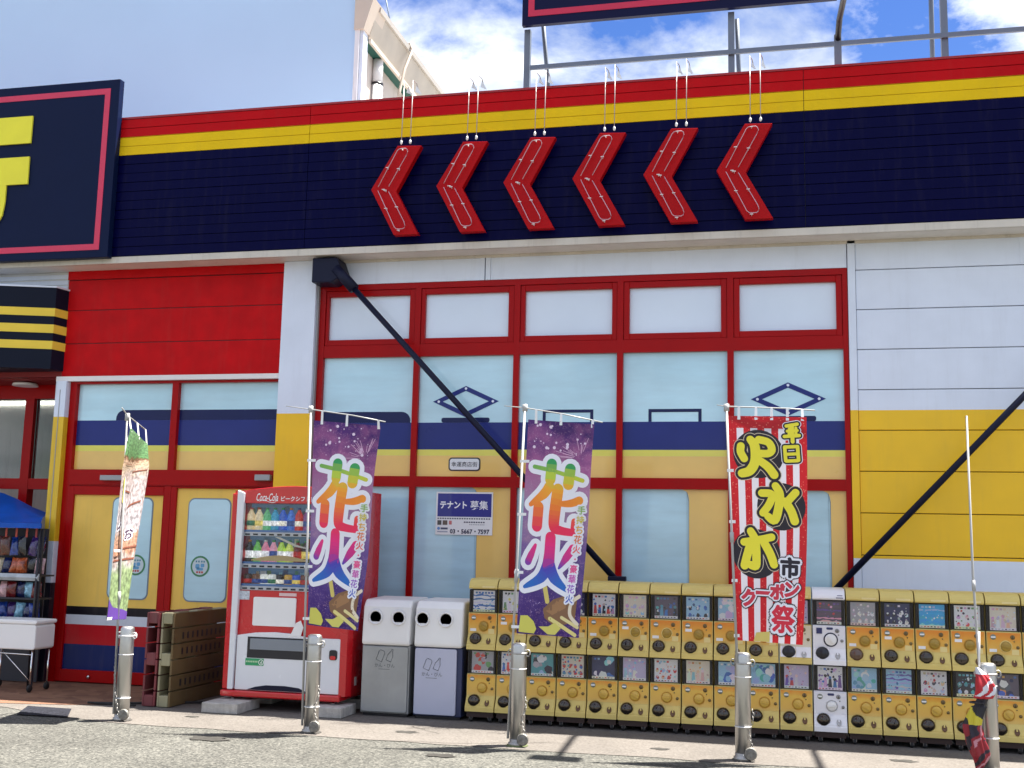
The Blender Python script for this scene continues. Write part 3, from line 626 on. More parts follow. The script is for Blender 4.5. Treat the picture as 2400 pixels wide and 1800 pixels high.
part('lightning_wire', MB().tube([(-5.30, 3.0, 8.5), (-5.6, 3.0, 9.9)], 0.012, 6), m_steel, t)

# ------------------------------------------------------------------ capsule toy machines
def objramp(name, z0, z1, stops, rough=0.4, coat=0.3, noise=0.35):
    M = mat(name, (0.5, 0.5, 0.5), rough, coat=coat, var=0)
    t = M.node_tree; b = t.nodes['Principled BSDF']; ln = t.links.new
    tcn = t.nodes.new('ShaderNodeTexCoord'); s = t.nodes.new('ShaderNodeSeparateXYZ'); ln(tcn.outputs['Object'], s.inputs[0])
    n = t.nodes.new('ShaderNodeTexNoise'); n.inputs['Scale'].default_value = 14; n.inputs['Detail'].default_value = 3; ln(tcn.outputs['Object'], n.inputs['Vector'])
    mr = t.nodes.new('ShaderNodeMapRange'); mr.inputs['From Min'].default_value = z0; mr.inputs['From Max'].default_value = z1; ln(s.outputs[2], mr.inputs['Value'])
    ad = t.nodes.new('ShaderNodeMath'); ad.operation = 'MULTIPLY_ADD'; ad.inputs[1].default_value = noise; ln(n.outputs['Fac'], ad.inputs[0]); ln(mr.outputs[0], ad.inputs[2])
    sb = t.nodes.new('ShaderNodeMath'); sb.operation = 'SUBTRACT'; sb.inputs[1].default_value = noise / 2; ln(ad.outputs[0], sb.inputs[0])
    r = t.nodes.new('ShaderNodeValToRGB'); e = r.color_ramp.elements
    while len(e) < len(stops): e.new(0.5)
    for q, (p, c) in zip(e, stops): q.position = p; q.color = (*c, 1)
    ln(sb.outputs[0], r.inputs[0]); ln(r.outputs[0], b.inputs['Base Color'])
    return M
Y0, Y1, Y2, OR = (0.68, 0.48, 0.14), (0.70, 0.42, 0.075), (0.70, 0.34, 0.03), (0.68, 0.21, 0.008)
mg = {
 'y_body': mat('pale_yellow_plastic', (0.66, 0.52, 0.17), 0.45, spec=0.2, var=0.06, dirt=0.06),
 'y_panel_up': objramp('orange_panel_print', 0.12, 0.335, [(0.0, Y0), (0.25, Y1), (0.6, Y2), (0.92, OR)]),
 'y_panel_lo': objramp('yellow_panel_print', 0.12, 0.335, [(0.0, Y0), (0.3, Y1), (0.75, (0.69, 0.43, 0.06)), (0.98, OR)]),
 'w_body': mat('white_machine_plastic', (0.80, 0.80, 0.82), 0.3, coat=0.2, var=0.03),
 'c_panel': objramp('cream_panel_print', 0.12, 0.335, [(0.0, (0.72, 0.68, 0.55)), (1.0, (0.62, 0.54, 0.36))], noise=0.2),
 'w_panel': objramp('white_panel_print', 0.12, 0.335, [(0.0, (0.80, 0.80, 0.83)), (1.0, (0.70, 0.70, 0.74))], noise=0.1),
 'case': mat('smoky_case', (0.018, 0.016, 0.018), 0.4, spec=0.2, var=0.3, nscale=8),
 'seam': mat('dark_seam', (0.03, 0.012, 0.01), 0.6),
 'dome': mat('dark_smoky_dome', (0.075, 0.066, 0.058), 0.09, metal=0.9, var=0),
 'dome_b': mat('brown_dome', (0.085, 0.04, 0.02), 0.2, spec=0.8, var=0.1),
 'dome_k': mat('black_outlet', (0.008, 0.008, 0.014), 0.3, var=0),
 'dial_g': mat('old_gold_dial', (0.36, 0.22, 0.015), 0.35, coat=0.3, var=0.1, nscale=30),
 'dial_y': mat('yellow_dial', (0.60, 0.38, 0.05), 0.35, coat=0.3),
 'dial_w': mat('white_dial', (0.78, 0.78, 0.76), 0.3, coat=0.3),
 'ringd': mat('dial_ring', (0.55, 0.28, 0.03), 0.4), 'ringk': mat('dark_ring', (0.012, 0.012, 0.04), 0.4), 'ringy': mat('light_ring', (0.80, 0.62, 0.22), 0.4), 'ringw': mat('grey_ring', (0.5, 0.5, 0.5), 0.4),
 'badge': mat('grey_badge', (0.20, 0.22, 0.17), 0.4), 'white': m_plastic_w, 'lock': mat('bronze_lock', (0.17, 0.12, 0.045), 0.35, metal=0.5), 'lockg': mat('grey_lock', (0.25, 0.25, 0.25), 0.35, metal=0.5),
 'ret': mat('brown_return', (0.12, 0.05, 0.012), 0.35), 'retg': mat('grey_return', (0.42, 0.42, 0.42), 0.35), 'pale': mat('pale_label', (0.74, 0.60, 0.25), 0.5), 'navy': mat('navy_label', (0.02, 0.025, 0.11), 0.4),
 'pane': clear_pane('capsule_window', (0.95, 0.95, 0.96), 0.45),
}
GW = 0.2845; gw = GW - 0.011
gm = {}
def gmesh(k, f):
    if k not in gm: gm[k] = f().mesh(k)
    return gm[k]
def shared(name, key, f, M, parent):
    k = (key, M.name)
    if k not in gm:
        me = f().mesh(name); me.materials.append(M); gm[k] = me
    return part(name, gm[k], M, parent, local=True)
def body_f(): return MB().prism_x([(-0.052, 0.0), (-0.052, 0.040), (-0.046, 0.047), (-0.044, 0.052), (-0.024, 0.085), (-0.004, 0.128), (0, 0.14), (0, 0.327), (0.012, 0.335), (0.050, 0.336), (0.050, 0.549), (0.40, 0.549), (0.40, 0)], 0, gw)
def hood_f(): return MB().prism_x([(-0.004, 0.0), (-0.012, 0.012), (-0.008, 0.034), (0.008, 0.06), (0.036, 0.082), (0.08, 0.094), (0.40, 0.098), (0.40, 0.0)], 0, gw)
def ringmb(cx, cz, r0, r1, y, n=24):
    return MB().lathe([(r1, 0), (r1, 0.004), (r0, 0.004), (r0, 0.0)], (cx, y, cz), 'y', n)
PAL = {
 'b': (0.06, 0.16, 0.42), 's': (0.30, 0.52, 0.68), 'w': (0.74, 0.75, 0.76), 'k': (0.03, 0.03, 0.04), 'n': (0.03, 0.035, 0.10), 'r': (0.55, 0.07, 0.06), 'p': (0.62, 0.36, 0.48),
 'l': (0.50, 0.45, 0.62), 'c': (0.68, 0.62, 0.50), 'g': (0.14, 0.30, 0.12), 'y': (0.66, 0.58, 0.12), 't': (0.10, 0.34, 0.36), 'o': (0.58, 0.30, 0.08), 'v': (0.16, 0.10, 0.32), 'e': (0.36, 0.36, 0.38), 'u': (0.05, 0.36, 0.66), 'd': (0.11, 0.09, 0.12), 'f': (0.62, 0.45, 0.34)}
def poster(seed, bg, cols, style):
    q = random.Random(seed); mb = MB(); x0, x1, a, z1 = 0.036, 0.244, 0.343, 0.541; y = 0.030
    P = lambda k: tuple(max(0.004, min(0.9, c * q.uniform(1.0, 1.6))) for c in PAL[k])
    mb.box(x0, x1, y, y + 0.003, a, z1, tuple(min(0.88, c * 1.25) for c in PAL[bg]))
    yy = [y - 0.0003]
    def lay(): yy[0] -= 0.00006; return yy[0]
    W_, H_ = x1 - x0, z1 - a
    def blob(cx, cz, r, c, e=1.0):
        n = 9; ph = q.uniform(0, 6); mb.add([(min(x1, max(x0, cx + r * math.cos(2 * PI * k / n) * q.uniform(0.75, 1.15))), lay() if k == 0 else yy[0], min(z1, max(a, cz + e * r * math.sin(2 * PI * k / n) * q.uniform(0.75, 1.15)))) for k in range(n)], [tuple(range(n))], c)
    if style == 'grid':
        nx, nz = q.choice((3, 4)), 2
        for i in range(nx):
            for j in range(nz):
                cx, cz = x0 + W_ * (i + 0.5) / nx, a + H_ * (0.18 + 0.32 * j)
                blob(cx, cz, 0.017, P(q.choice(cols)), 1.2); blob(cx, cz + 0.012, 0.009, P(q.choice(cols)))
    elif style == 'bands':
        for i in range(5):
            zc = a + H_ * (i + 0.5) / 6.2; pts = [(x0 + W_ * k / 8, lay() if k == 0 else yy[0], zc + q.uniform(-0.006, 0.006)) for k in range(9)]
            mb.add(pts + [(p[0], p[1], p[2] + q.uniform(0.006, 0.02)) for p in pts[::-1]], [tuple(range(18))], P(q.choice(cols)))
    elif style == 'people':
        for i in range(q.choice((3, 4, 5))):
            cx = x0 + W_ * (i + 0.6) / 5.2; h = q.uniform(0.5, 0.8) * H_
            c = P(q.choice(cols)); mb.add([(cx - 0.018, lay(), a + 0.01), (cx + 0.018, yy[0], a + 0.01), (cx + 0.010, yy[0], a + h * 0.7), (cx - 0.010, yy[0], a + h * 0.7)], [(0, 1, 2, 3)], c)
            blob(cx, a + h * 0.78, 0.014, P(q.choice(cols)))
    elif style == 'cloud':
        for i in range(14): blob(q.uniform(x0 + .02, x1 - .02), q.uniform(a + .02, z1 - .02), q.uniform(0.015, 0.04), P(q.choice(cols)))
    if style != 'cloud':
        for i in range(20): blob(q.uniform(x0 + .01, x1 - .01), q.uniform(a + .02, z1 - .03), q.uniform(0.003, 0.012), P(q.choice(cols)))
    for i in range(q.choice((4, 5, 6))):
        xx = x0 + 0.02 + i * 0.03; mb.quad_y(xx, xx + 0.02, z1 - 0.030, z1 - 0.014, lay(), P(q.choice(cols)))
    mb.quad_y(x0, x1, a, a + 0.022, lay(), P(q.choice('wcw')))
    for i in range(7): mb.quad_y(x0 + 0.01 + i * 0.027, x0 + 0.026 + i * 0.027, a + 0.006, a + 0.014, lay(), P(q.choice('kren')))
    return mb
UP = [('w', 'bbsw', 'bands', 'a blue and white poster of cars'), ('w', 'ygkw', 'people', 'a white and yellow green poster'), ('b', 'bvsw', 'cloud', 'a poster behind the fireworks banner'), ('n', 'brwn', 'grid', 'a navy poster behind the banner'),
      ('w', 'prbsk', 'people', 'a crowded pink and blue poster'), ('c', 'cslp', 'grid', 'a cream poster of small goods'), ('d', 'tbwdk', 'people', 'a dark poster, blue above'), ('s', 'kbsw', 'grid', 'a pale blue dark dotted poster'),
      ('s', 'swlw', 'cloud', 'a misty poster beside the red banner'), ('v', 'vlw', 'people', 'a violet poster beside the banner'), ('l', 'vlwb', 'people', 'a lilac poster and black outlet'), ('d', 'vrpd', 'bands', 'a dark violet poster and white hood'),
      ('e', 'ewcw', 'grid', 'a pale grey poster and a brown outlet'), ('n', 'wewk', 'grid', 'a navy poster with white shapes'), ('u', 'uusw', 'bands', 'a bright blue poster'), ('w', 'prgkc', 'grid', 'a white poster of coloured dots'), ('c', 'pwlf', 'people', 'a pink and white poster')]
LO = [('e', 'ewgrk', 'cloud', 'a busy grey poster'), ('w', 'rbrw', 'people', 'a red blue and white poster'), ('t', 'twkse', 'cloud', 'a dark teal poster full of swirls'), ('c', 'rbtr', 'grid', 'a cream red and blue poster'), ('n', 'bsnw', 'cloud', 'a deep blue poster'), ('l', 'lpws', 'people', 'a pastel lilac poster'),
      ('w', 'rsfw', 'grid', 'a white poster with red shapes'), ('c', 'cfos', 'people', 'a beige poster'), ('s', 'blsw', 'cloud', 'a hazy blue poster left of the post'), ('s', 'swtb', 'cloud', 'a sky blue poster right of the post'), ('l', 'lrcv', 'people', 'a lilac and sand poster'), ('w', 'vlkb', 'people', 'a white and violet poster'),
      ('s', 'swyt', 'cloud', 'a light blue and cream poster'), ('s', 'lsbv', 'bands', 'a pale blue violet lined poster'), ('w', 'frpdl', 'grid', 'a white poster of brown shapes'), ('k', 'twst', 'grid', 'a black poster of teal squares'), ('d', 'bnwdo', 'cloud', 'a dark and sky blue poster')]
NTH = ['first', 'second', 'third', 'fourth', 'fifth', 'sixth', 'seventh', 'eighth', 'ninth', 'tenth', 'eleventh', 'twelfth', 'thirteenth', 'fourteenth', 'fifteenth', 'sixteenth', 'seventeenth', 'eighteenth']
for k in range(18):
    for tier in (0, 1):
        up_ = tier == 1
        bg_, cols, st, ds = ((UP + [('s', 'bsw', 'grid', 'its poster cut off by the frame')]) if up_ else (LO + [('c', 'cfw', 'grid', 'its poster cut off by the frame')]))[k]
        white = k == 11; cream = up_ and k == 10
        col = 'white' if white else ('cream' if cream else 'yellow')
        t = thing('capsule_machine', f"{'upper' if up_ else 'lower'} {col} capsule machine {NTH[k]} from left with {ds}", 'capsule machine', (-2.888 + GW * k, -1.05, 0.66 if up_ else 0.10), 'capsule toy machines along the wall')
        B = mg['w_body'] if white else mg['y_body']
        shared('body', 'body', body_f, B, t)
        shared('window_case', 'case', lambda: MB().box(0.004, gw - 0.004, 0.033, 0.0499, 0.337, 0.549).box(0.004, 0.016, 0.008, 0.0329, 0.337, 0.548).box(gw - 0.016, gw - 0.004, 0.008, 0.0329, 0.337, 0.548), mg['case'], t)
        part('poster_card', poster(k * 2 + tier + 11, bg_, cols, st), m_print, t, local=True)
        shared('window_pane', 'pane', lambda: MB().box(0.0045, gw - 0.0045, 0.003, 0.0075, 0.3365, 0.5485), mg['pane'], t)
        if up_: 
            ho = shared('hood', 'hood', lambda: hood_f(), B, t); ho.location.z = 0.5555
            if not white:
                lb = shared('hood_label', 'hoodlabel', lambda: MB().add([(0.13, -0.0132, 0.567), (0.25, -0.0132, 0.567), (0.25, -0.0105, 0.585), (0.13, -0.0105, 0.585)], [(0, 1, 2, 3)]), mg['pale'], t)
            else:
                shared('hood_label', 'hoodlabel2', lambda: MB().add([(0.20, -0.0137, 0.570), (0.26, -0.0137, 0.570), (0.26, -0.012, 0.577), (0.20, -0.012, 0.577)], [(0, 1, 2, 3)]).add([(0.21, -0.009, 0.590), (0.255, -0.009, 0.590), (0.255, -0.006, 0.596), (0.21, -0.006, 0.596)], [(0, 1, 2, 3)]), mg['navy'], t)
        FP = mg['w_panel'] if white else (mg['c_panel'] if cream else (mg['y_panel_up'] if up_ else mg['y_panel_lo']))
        shared('front_panel', 'panel', lambda: MB().box(0.006, gw - 0.006, -0.003, -0.0002, 0.142, 0.326), FP, t)
        shared('lower_door', 'ldoor', lambda: MB().prism_x([(-0.0475, 0.055), (-0.0275, 0.0865), (-0.0075, 0.129), (-0.0035, 0.1415), (-0.0005, 0.1415), (-0.002, 0.129), (-0.022, 0.086), (-0.042, 0.054)], 0.006, 0.136), mg['w_body'] if (white or cream) else mg['y_body'], t)
        shared('lower_door', 'rdoor', lambda: MB().prism_x([(-0.0475, 0.055), (-0.0275, 0.0865), (-0.0075, 0.129), (-0.0035, 0.1415), (-0.0005, 0.1415), (-0.002, 0.129), (-0.022, 0.086), (-0.042, 0.054)], 0.139, gw - 0.006), mg['w_body'] if (white or cream) else mg['y_body'], t)
        # outlet dome, dial, coin return and small fittings
        dm = mg['dome_k'] if (up_ and k in (10, 11)) else (mg['dome_b'] if (up_ and k == 12) else mg['dome'])
        shared('capsule_outlet', 'dome', lambda: MB().lathe([(0.058, -0.02), (0.058, 0.012), (0.053, 0.026), (0.040, 0.040), (0.022, 0.049), (0.0, 0.052)], (0.078, -0.012, 0.094), 'y', 24), dm, t)
        dmat = mg['dial_w'] if white else (mg['dial_g'] if up_ else mg['dial_y'])
        big = white and up_
        rg = mg['ringk'] if big else (mg['ringw'] if white else (mg['ringy'] if (up_ and k in (5, 6, 16)) else mg['ringd']))
        sc = 1.22 if big else 1.0
        d = shared('dial', 'dial%s' % big, lambda: MB().lathe([(0.041 * sc, 0), (0.041 * sc, 0.012), (0.036 * sc, 0.015), (0, 0.015)], (0, -0.003, 0), 'y', 24), dmat, t); d.location = (0.150, 0, 0.213)
        rg_ = shared('dial_ring', 'dring%s' % big, lambda: ringmb(0, 0, 0.042 * sc, 0.050 * sc, -0.003), rg, d)
        h_ = shared('dial_handle', 'dhandle', lambda: MB().box(-0.034, 0.034, -0.030, -0.0175, -0.006, 0.006), dmat, d); h_.rotation_euler = (0, R.choice((0.5, -0.1, 0.9, 0.2)), 0)
        cr = shared('coin_return', 'ret', lambda: MB().lathe([(0.021, 0), (0.021, 0.006), (0.017, 0.008), (0.013, 0.003), (0, 0.003)], (0, 0, 0), 'y', 16), mg['retg'] if (white or cream) else mg['ret'], t)
        cr.location = (0.206, -0.0345, 0.078); cr.scale = (1, 1, 1.45); cr.rotation_euler = (-0.47, 0, 0)
        shared('coin_tongue', 'tongue', lambda: MB().prism_y([(-0.006, 0.004), (0.006, 0.004), (0.005, 0.020), (-0.005, 0.020)], -0.0085, -0.004), mg['w_body'] if (white or cream) else mg['y_body'], cr)
        bd_ = shared('badge', 'badge', lambda: MB().lathe([(0.023, 0), (0.022, 0.004), (0, 0.004)], (0.052, -0.003, 0.288), 'y', 18), mg['badge'], t)
        shared('badge_band', 'bband', lambda: MB().box(0.034, 0.070, -0.0078, -0.0072, 0.282, 0.294), mg['white'], bd_)
        if big:
            shared('age_label', 'agel', lambda: MB().box(0.03, 0.078, -0.0085, -0.008, 0.262, 0.312), mg['navy'], t)
        lk = mg['lockg'] if white else mg['lock']
        l1 = shared('lock', 'lock', lambda: MB().lathe([(0.019, 0), (0.017, 0.006), (0, 0.006)], (0.205, -0.003, 0.290), 'y', 16), lk, t)
        shared('lock_slit', 'slit', lambda: MB().box(0.2025, 0.2075, -0.0098, -0.0092, 0.279, 0.301), mg['seam'], l1)
        shared('coin_button', 'button', lambda: MB().lathe([(0.0135, 0), (0.012, 0.008), (0, 0.008)], (0.244, -0.003, 0.206), 'y', 14), lk, t)
        shared('key_pin', 'pin', lambda: MB().lathe([(0.006, 0), (0.005, 0.004), (0, 0.004)], (0.217, -0.003, 0.255), 'y', 10), lk, t)
        if up_ and not white and not cream:
            shared('price_label', 'price%d' % (k % 2), lambda: MB().box(0.02 + 0.01 * (k % 2), 0.078 + 0.01 * (k % 2), -0.0042, -0.0032, 0.165 + 0.07 * (k % 2), 0.190 + 0.07 * (k % 2)), mg['white'], t)
            shared('notice_label', 'notice', lambda: MB().box(0.195, 0.252, -0.0042, -0.0032, 0.145, 0.19), mg['pale'], t)
        if big or (white and not up_):
            shared('top_label', 'toplab', lambda: MB().prism_y(rrect(0.115, 0.170, 0.298, 0.318, 0.008, 3), -0.005, -0.0032), mg['navy'], t)
        if not up_:
            shared('base_plate', 'base', lambda: MB().box(0.01, gw - 0.01, -0.02, 0.38, -0.052, -0.001), mg['seam'], t)
            for cxx in (0.05, 0.23):
                cs = shared('caster', 'caster', lambda: MB().lathe([(0.0, -0.012), (0.024, -0.012), (0.026, 0), (0.024, 0.012), (0, 0.012)], (0, 0, 0), 'x', 12), m_rubber, t); cs.location = (cxx, -0.005, -0.072)
                shared('caster_fork', 'fork', lambda: MB().box(-0.016, -0.013, -0.012, 0.012, -0.004, 0.032).box(0.013, 0.016, -0.012, 0.012, -0.004, 0.032).box(-0.016, 0.016, -0.014, 0.014, 0.0321, 0.036), m_chrome, cs)

# ------------------------------------------------------------------ vending machine
VM = thing('vending_machine', 'red and white drink vending machine with three lit rows of bottles and cans', 'vending machine', (-4.7, -0.8, 0.1))
m_vred = mat('vending_red', (0.56, 0.006, 0.012), 0.25, coat=0.5, var=0.04)
m_vwhite = mat('vending_white', (0.72, 0.74, 0.78), 0.25, coat=0.4, var=0.02)
cab = MB(); cab.box(-5.31, -4.10, -0.98, -0.42, 0.19, 2.12); cab.box(-5.31, -4.125, -1.135, -0.981, 0.19, 1.14); cab.box(-5.31, -4.125, -1.135, -0.981, 1.985, 2.11); cab.box(-5.31, -5.20, -1.135, -0.981, 1.141, 1.984); cab.box(-4.16, -4.125, -1.135, -0.981, 1.141, 1.984)
part('cabinet', cab, m_vred, VM)
part('right_side', MB().prism_z([(-4.125, -1.16), (-4.06, -1.13), (-4.03, -1.06), (-4.03, -0.42), (-4.0995, -0.42), (-4.0995, -0.98), (-4.1245, -0.981)], 0.17, 2.125), m_vred, VM)
part('left_rail', MB().box(-5.325, -5.262, -1.165, -1.136, 0.19, 2.08), m_vred, VM, bevel=0.012)
part('white_rail', MB().prism_y([(-5.259, 0.19), (-5.204, 0.19), (-5.182, 2.085), (-5.259, 2.115)], -1.19, -1.137), m_vwhite, VM, bevel=0.01)
arc = [(-5.185 + 1.06 * i / 14, 2.112 + 0.045 * math.sin(PI * i / 14)) for i in range(15)]
part('header', MB().prism_y([(-5.185, 1.985)] + [(-4.126, 1.985)] + arc[::-1], -1.165, -1.137), m_vred, VM, bevel=0.006)
hl = MB(); text_on(hl, 'Coca-Cola', -4.945, 2.045, -1.1665, w=0.235, h=0.078, bold=0.012, slant=0.28, col=(0.85, 0.85, 0.85)); text_on(hl, 'ピークシフト自販機', -4.565, 2.032, -1.1665, w=0.47, bold=0.02, col=(0.85, 0.85, 0.85))
sw = [(-5.03 + 0.016 * i, 2.002 + 0.012 * math.sin(i * 0.55)) for i in range(12)]
hl.add([(x, -1.1664, z) for x, z in sw] + [(x, -1.1664, z + 0.005) for x, z in sw[::-1]], [(i, i + 1, 22 - i, 23 - i) for i in range(11)], (0.85, 0.85, 0.85))
part('header_lettering', hl, m_print, VM)
part('display_back', MB().box(-5.199, -4.161, -0.9805, -0.979, 1.142, 1.983), mat('blue_display_back', (0.04, 0.09, 0.16), 0.4, emit=0.15), VM)
cd = MB(); q = random.Random(21)
for z0_, z1_ in ((1.70, 1.975), (1.40, 1.655), (1.19, 1.345)):
    x_ = -5.19
    while x_ < -4.18:
        w_ = q.uniform(0.03, 0.07); h_ = q.uniform(0.6, 1.0) * (z1_ - z0_)
        cd.quad_y(x_, min(x_ + w_, -4.165), z0_, z0_ + h_, -0.983, lin(q.choice(['2a6a9a', '7fb8c8', 'd8dce0', '1d3f7a', '3f8f6a', 'c8c0a0', '8fa8c0', 'a83a3a', '5a7f4a'])))
        x_ += w_ + q.uniform(0.004, 0.02)
part('display_cards', cd, m_print, VM)
m_slat = mat('price_strip', (0.75, 0.76, 0.80), 0.35)
rows = [(1.675, 0.245), (1.365, 0.235), (1.150, 0.150)]
pcol = [['c8b48a', 'd2c09a', '4fa06a', '1f86a8', '1b4fae', '2a63b8', 'b01a1e', '6a3a78', 'b0622a', '2b9aa0', 'd8d8d0', '3c8f4a'], ['15151c', '5aa84a', 'c77a92', 'c98aa0', '9cc04a', 'b8c85a', '5a1418', '241518', '6fae6a', 'd0b040', '8a2a2a', 'e0dccc'], ['2a1812', '5a3a22', 'd6d8d0', 'cfd2cc', '14141c', 'a8863a', '2a4fae', '5a3422', '9fc0d8', 'b8201e', '3a2a22', 'd0c8b0']]
bprof = {0: [(0.030, 0), (0.033, 0.006), (0.033, 0.06), (0.029, 0.09), (0.033, 0.12), (0.032, 0.165), (0.013, 0.205), (0.013, 0.213)], 1: [(0.032, 0), (0.034, 0.006), (0.034, 0.14), (0.014, 0.185), (0.014, 0.192)], 2: [(0.027, 0), (0.032, 0.008), (0.032, 0.105), (0.026, 0.118), (0.0, 0.118)]}
bm_ = {}
for r_, (zb, hh) in enumerate(rows):
    sh = part('display_shelf', MB().box(-5.198, -4.162, -1.125, -0.982, zb, zb + 0.012), m_slat, VM)
    part('price_strip', MB().box(-5.198, -4.162, -1.134, -1.1255, zb - 0.01, zb + 0.028), m_slat, sh)
    bt = MB()
    for i in range(12): bt.box(-5.178 + i * 0.0855, -5.128 + i * 0.0855, -1.138, -1.1345, zb - 0.003, zb + 0.013)
    part('selection_buttons', bt, m_navysteel, sh, kind='stuff')
    part('blue_base_strip', MB().box(-5.198, -4.162, -1.124, -1.10, zb + 0.0285, zb + 0.05), mat('blue_strip', (0.10, 0.24, 0.55), 0.4), sh)
    for i in range(12):
        c = lin(pcol[r_][i]); key = (r_, i)
        lm = mat('drink_%d_%d' % key, c, 0.25, coat=0.5, var=0.3, nscale=40, emit=0.12)
        b_ = MB().lathe(bprof[r_], (0, 0, 0), 'z', 12).mesh('sample_drink'); b_.materials.append(lm)
        o = part('sample_drink', b_, lm, VM, local=True); o.matrix_parent_inverse = Matrix.Translation(-Vector(VM.location)); o.location = (-5.152 + i * 0.0855, -1.075, zb + 0.0125); o.scale = ((1.2, 1.2, 1.12), (1.18, 1.18, 1.2), (1.25, 1.25, 1.12))[r_]
        z_ = (0.07, 0.06, 0.04)[r_]; c2 = lin(R.choice(['f0ead8', 'e8e8e8', 'd8c060', '204080', 'a02020', '206040', 'f0f0f0']))
        lb = part('label_band', MB().lathe([(0.0338 if r_ == 0 else 0.0348 if r_ == 1 else 0.0328, z_), (0.0338 if r_ == 0 else 0.0348 if r_ == 1 else 0.0328, z_ + (0.045, 0.06, 0.035)[r_])], (0, 0, 0), 'z', 12), mat('drink_label', c2, 0.3, coat=0.4, var=0.5, nscale=50, emit=0.12), o, local=True)
        if r_ < 2:
            part('cap', MB().lathe([(0.015, bprof[r_][-1][1]), (0.015, bprof[r_][-1][1] + 0.016), (0, bprof[r_][-1][1] + 0.016)], (0, 0, 0), 'z', 10), mat('bottle_cap', lin(R.choice(['f0f0f0', '2050a0', 'e08020', '20a060', 'c02020'])), 0.4), o, local=True)
ps = MB(); pts = [(-5.10 + 0.055 * i, 1.435 + 0.045 * math.sin(PI * i / 11)) for i in range(12)]
ps.add([(x, -1.1395, z) for x, z in pts] + [(x, -1.1395, 1.425) for x, z in pts[::-1]], [tuple(range(24))], (0.72, 0.52, 0.22))
ps.add([(-4.86, -1.1396, 1.66), (-4.80, -1.1396, 1.655), (-4.62, -1.1396, 1.585), (-4.50, -1.1396, 1.555), (-4.50, -1.1396, 1.545), (-4.64, -1.1396, 1.568)], [(0, 1, 2, 3, 4, 5)], (0.80, 0.76, 0.66))
part('promotion_strip', ps, m_print, VM)
part('display_glass', MB().box(-5.199, -4.161, -1.146, -1.141, 1.135, 1.984), clear_pane('vending_glass', (0.96, 0.97, 0.98), 0.7), VM)
part('side_sticker', MB().box(-5.198, -5.095, -1.140, -1.1355, 1.045, 1.130), mat('pale_notice', (0.55, 0.60, 0.66), 0.5, var=0.4, nscale=60), VM)
part('white_notice_panel', MB().prism_y(rrect(-5.045, -4.595, 0.80, 1.075, 0.015, 3), -1.152, -1.1355), m_plastic_w, VM, bevel=0.003)
part('small_label', MB().box(-4.78, -4.60, -1.140, -1.1355, 1.09, 1.12), mat('pinkish_label', (0.7, 0.5, 0.5), 0.5), VM)
top = [(-5.19, 0.705), (-5.0, 0.735), (-4.8, 0.745), (-4.6, 0.735), (-4.45, 0.705), (-4.118, 0.705)]
part('lower_front', MB().prism_y([(-5.19, 0.19), (-4.118, 0.19)] + top[::-1], -1.165, -1.1355), m_vwhite, VM, bevel=0.006)
part('slot_surround', MB().box(-5.075, -4.44, -1.168, -1.1655, 0.495, 0.695), m_black, VM)
part('slot_flap', MB().box(-5.045, -4.46, -1.176, -1.1685, 0.575, 0.68), mat('smoky_grey_flap', (0.20, 0.23, 0.27), 0.15, coat=0.5), VM, bevel=0.003)
gs = MB(); gs.prism_y(rrect(-5.088, -4.895, 0.423, 0.490, 0.006, 3), -1.1675, -1.1655, (0.015, 0.30, 0.11))
gs.disc_y(-4.922, 0.456, 0.028, -1.1685, 18, (0.75, 0.8, 0.75)); gs.disc_y(-4.922, 0.456, 0.021, -1.169, 18, (0.02, 0.22, 0.09)); text_on(gs, 'd', -4.922, 0.456, -1.1695, h=0.026, bold=0.03, col=(0.8, 0.85, 0.8))
for i in range(7): gs.quad_y(-5.08 + i * 0.018, -5.067 + i * 0.018, 0.452, 0.468, -1.1685, (0.45, 0.65, 0.40))
part('green_sticker', gs, m_print, VM)
part('coin_return', MB().prism_y(rrect(-4.222, -4.142, 0.508, 0.602, 0.022, 4), -1.172, -1.1655), m_black, VM)
part('coin_cup', MB().prism_y(rrect(-4.210, -4.154, 0.512, 0.548, 0.014, 4), -1.178, -1.1725), m_vred, VM)
part('toe_arch', MB().prism_y([(-5.06, 0.195), (-4.43, 0.195), (-4.52, 0.232), (-4.66, 0.245), (-4.86, 0.243), (-4.97, 0.225)], -1.1675, -1.1655), m_navysteel, VM)
part('white_figure_sticker', MB().prism_y([(-4.66, 0.70), (-4.62, 0.745), (-4.58, 0.84), (-4.53, 0.865), (-4.50, 0.80), (-4.53, 0.70), (-4.57, 0.72)], -1.1685, -1.1655), m_plastic_w, VM)
part('bottom_rail', MB().box(-5.325, -4.09, -1.20, -0.45, 0.125, 0.185), m_vred, VM, bevel=0.014)
part('side_label', MB().box(-4.029, -4.027, -0.98, -0.93, 0.26, 0.34), m_plastic_w, VM)
for x in (-5.22, -4.18):
    for y in (-1.12, -0.55): part('foot', MB().lathe([(0.028, 0.098), (0.028, 0.106), (0.012, 0.107), (0.012, 0.125)], (x, y, 0), 'z', 12), m_chrome, VM)
for (x0, x1, y0, y1, lb) in ((-5.36, -4.99, -1.48, -1.0, 'grey concrete block under the left front foot of the drink machine'), (-4.33, -4.0, -1.36, -0.98, 'concrete block under the right front foot of the drink machine, partly sunlit'), (-5.36, -5.0, -0.72, -0.4, 'concrete block under the rear left foot of the drink machine'), (-4.35, -4.0, -0.72, -0.4, 'concrete block under the rear right foot of the drink machine')):
    single('concrete_block', MB().box(x0, x1, y0, y1, 0.004, 0.098), m_concrete, lb, 'concrete block', 'blocks under the drink machine', bevel=0.008)

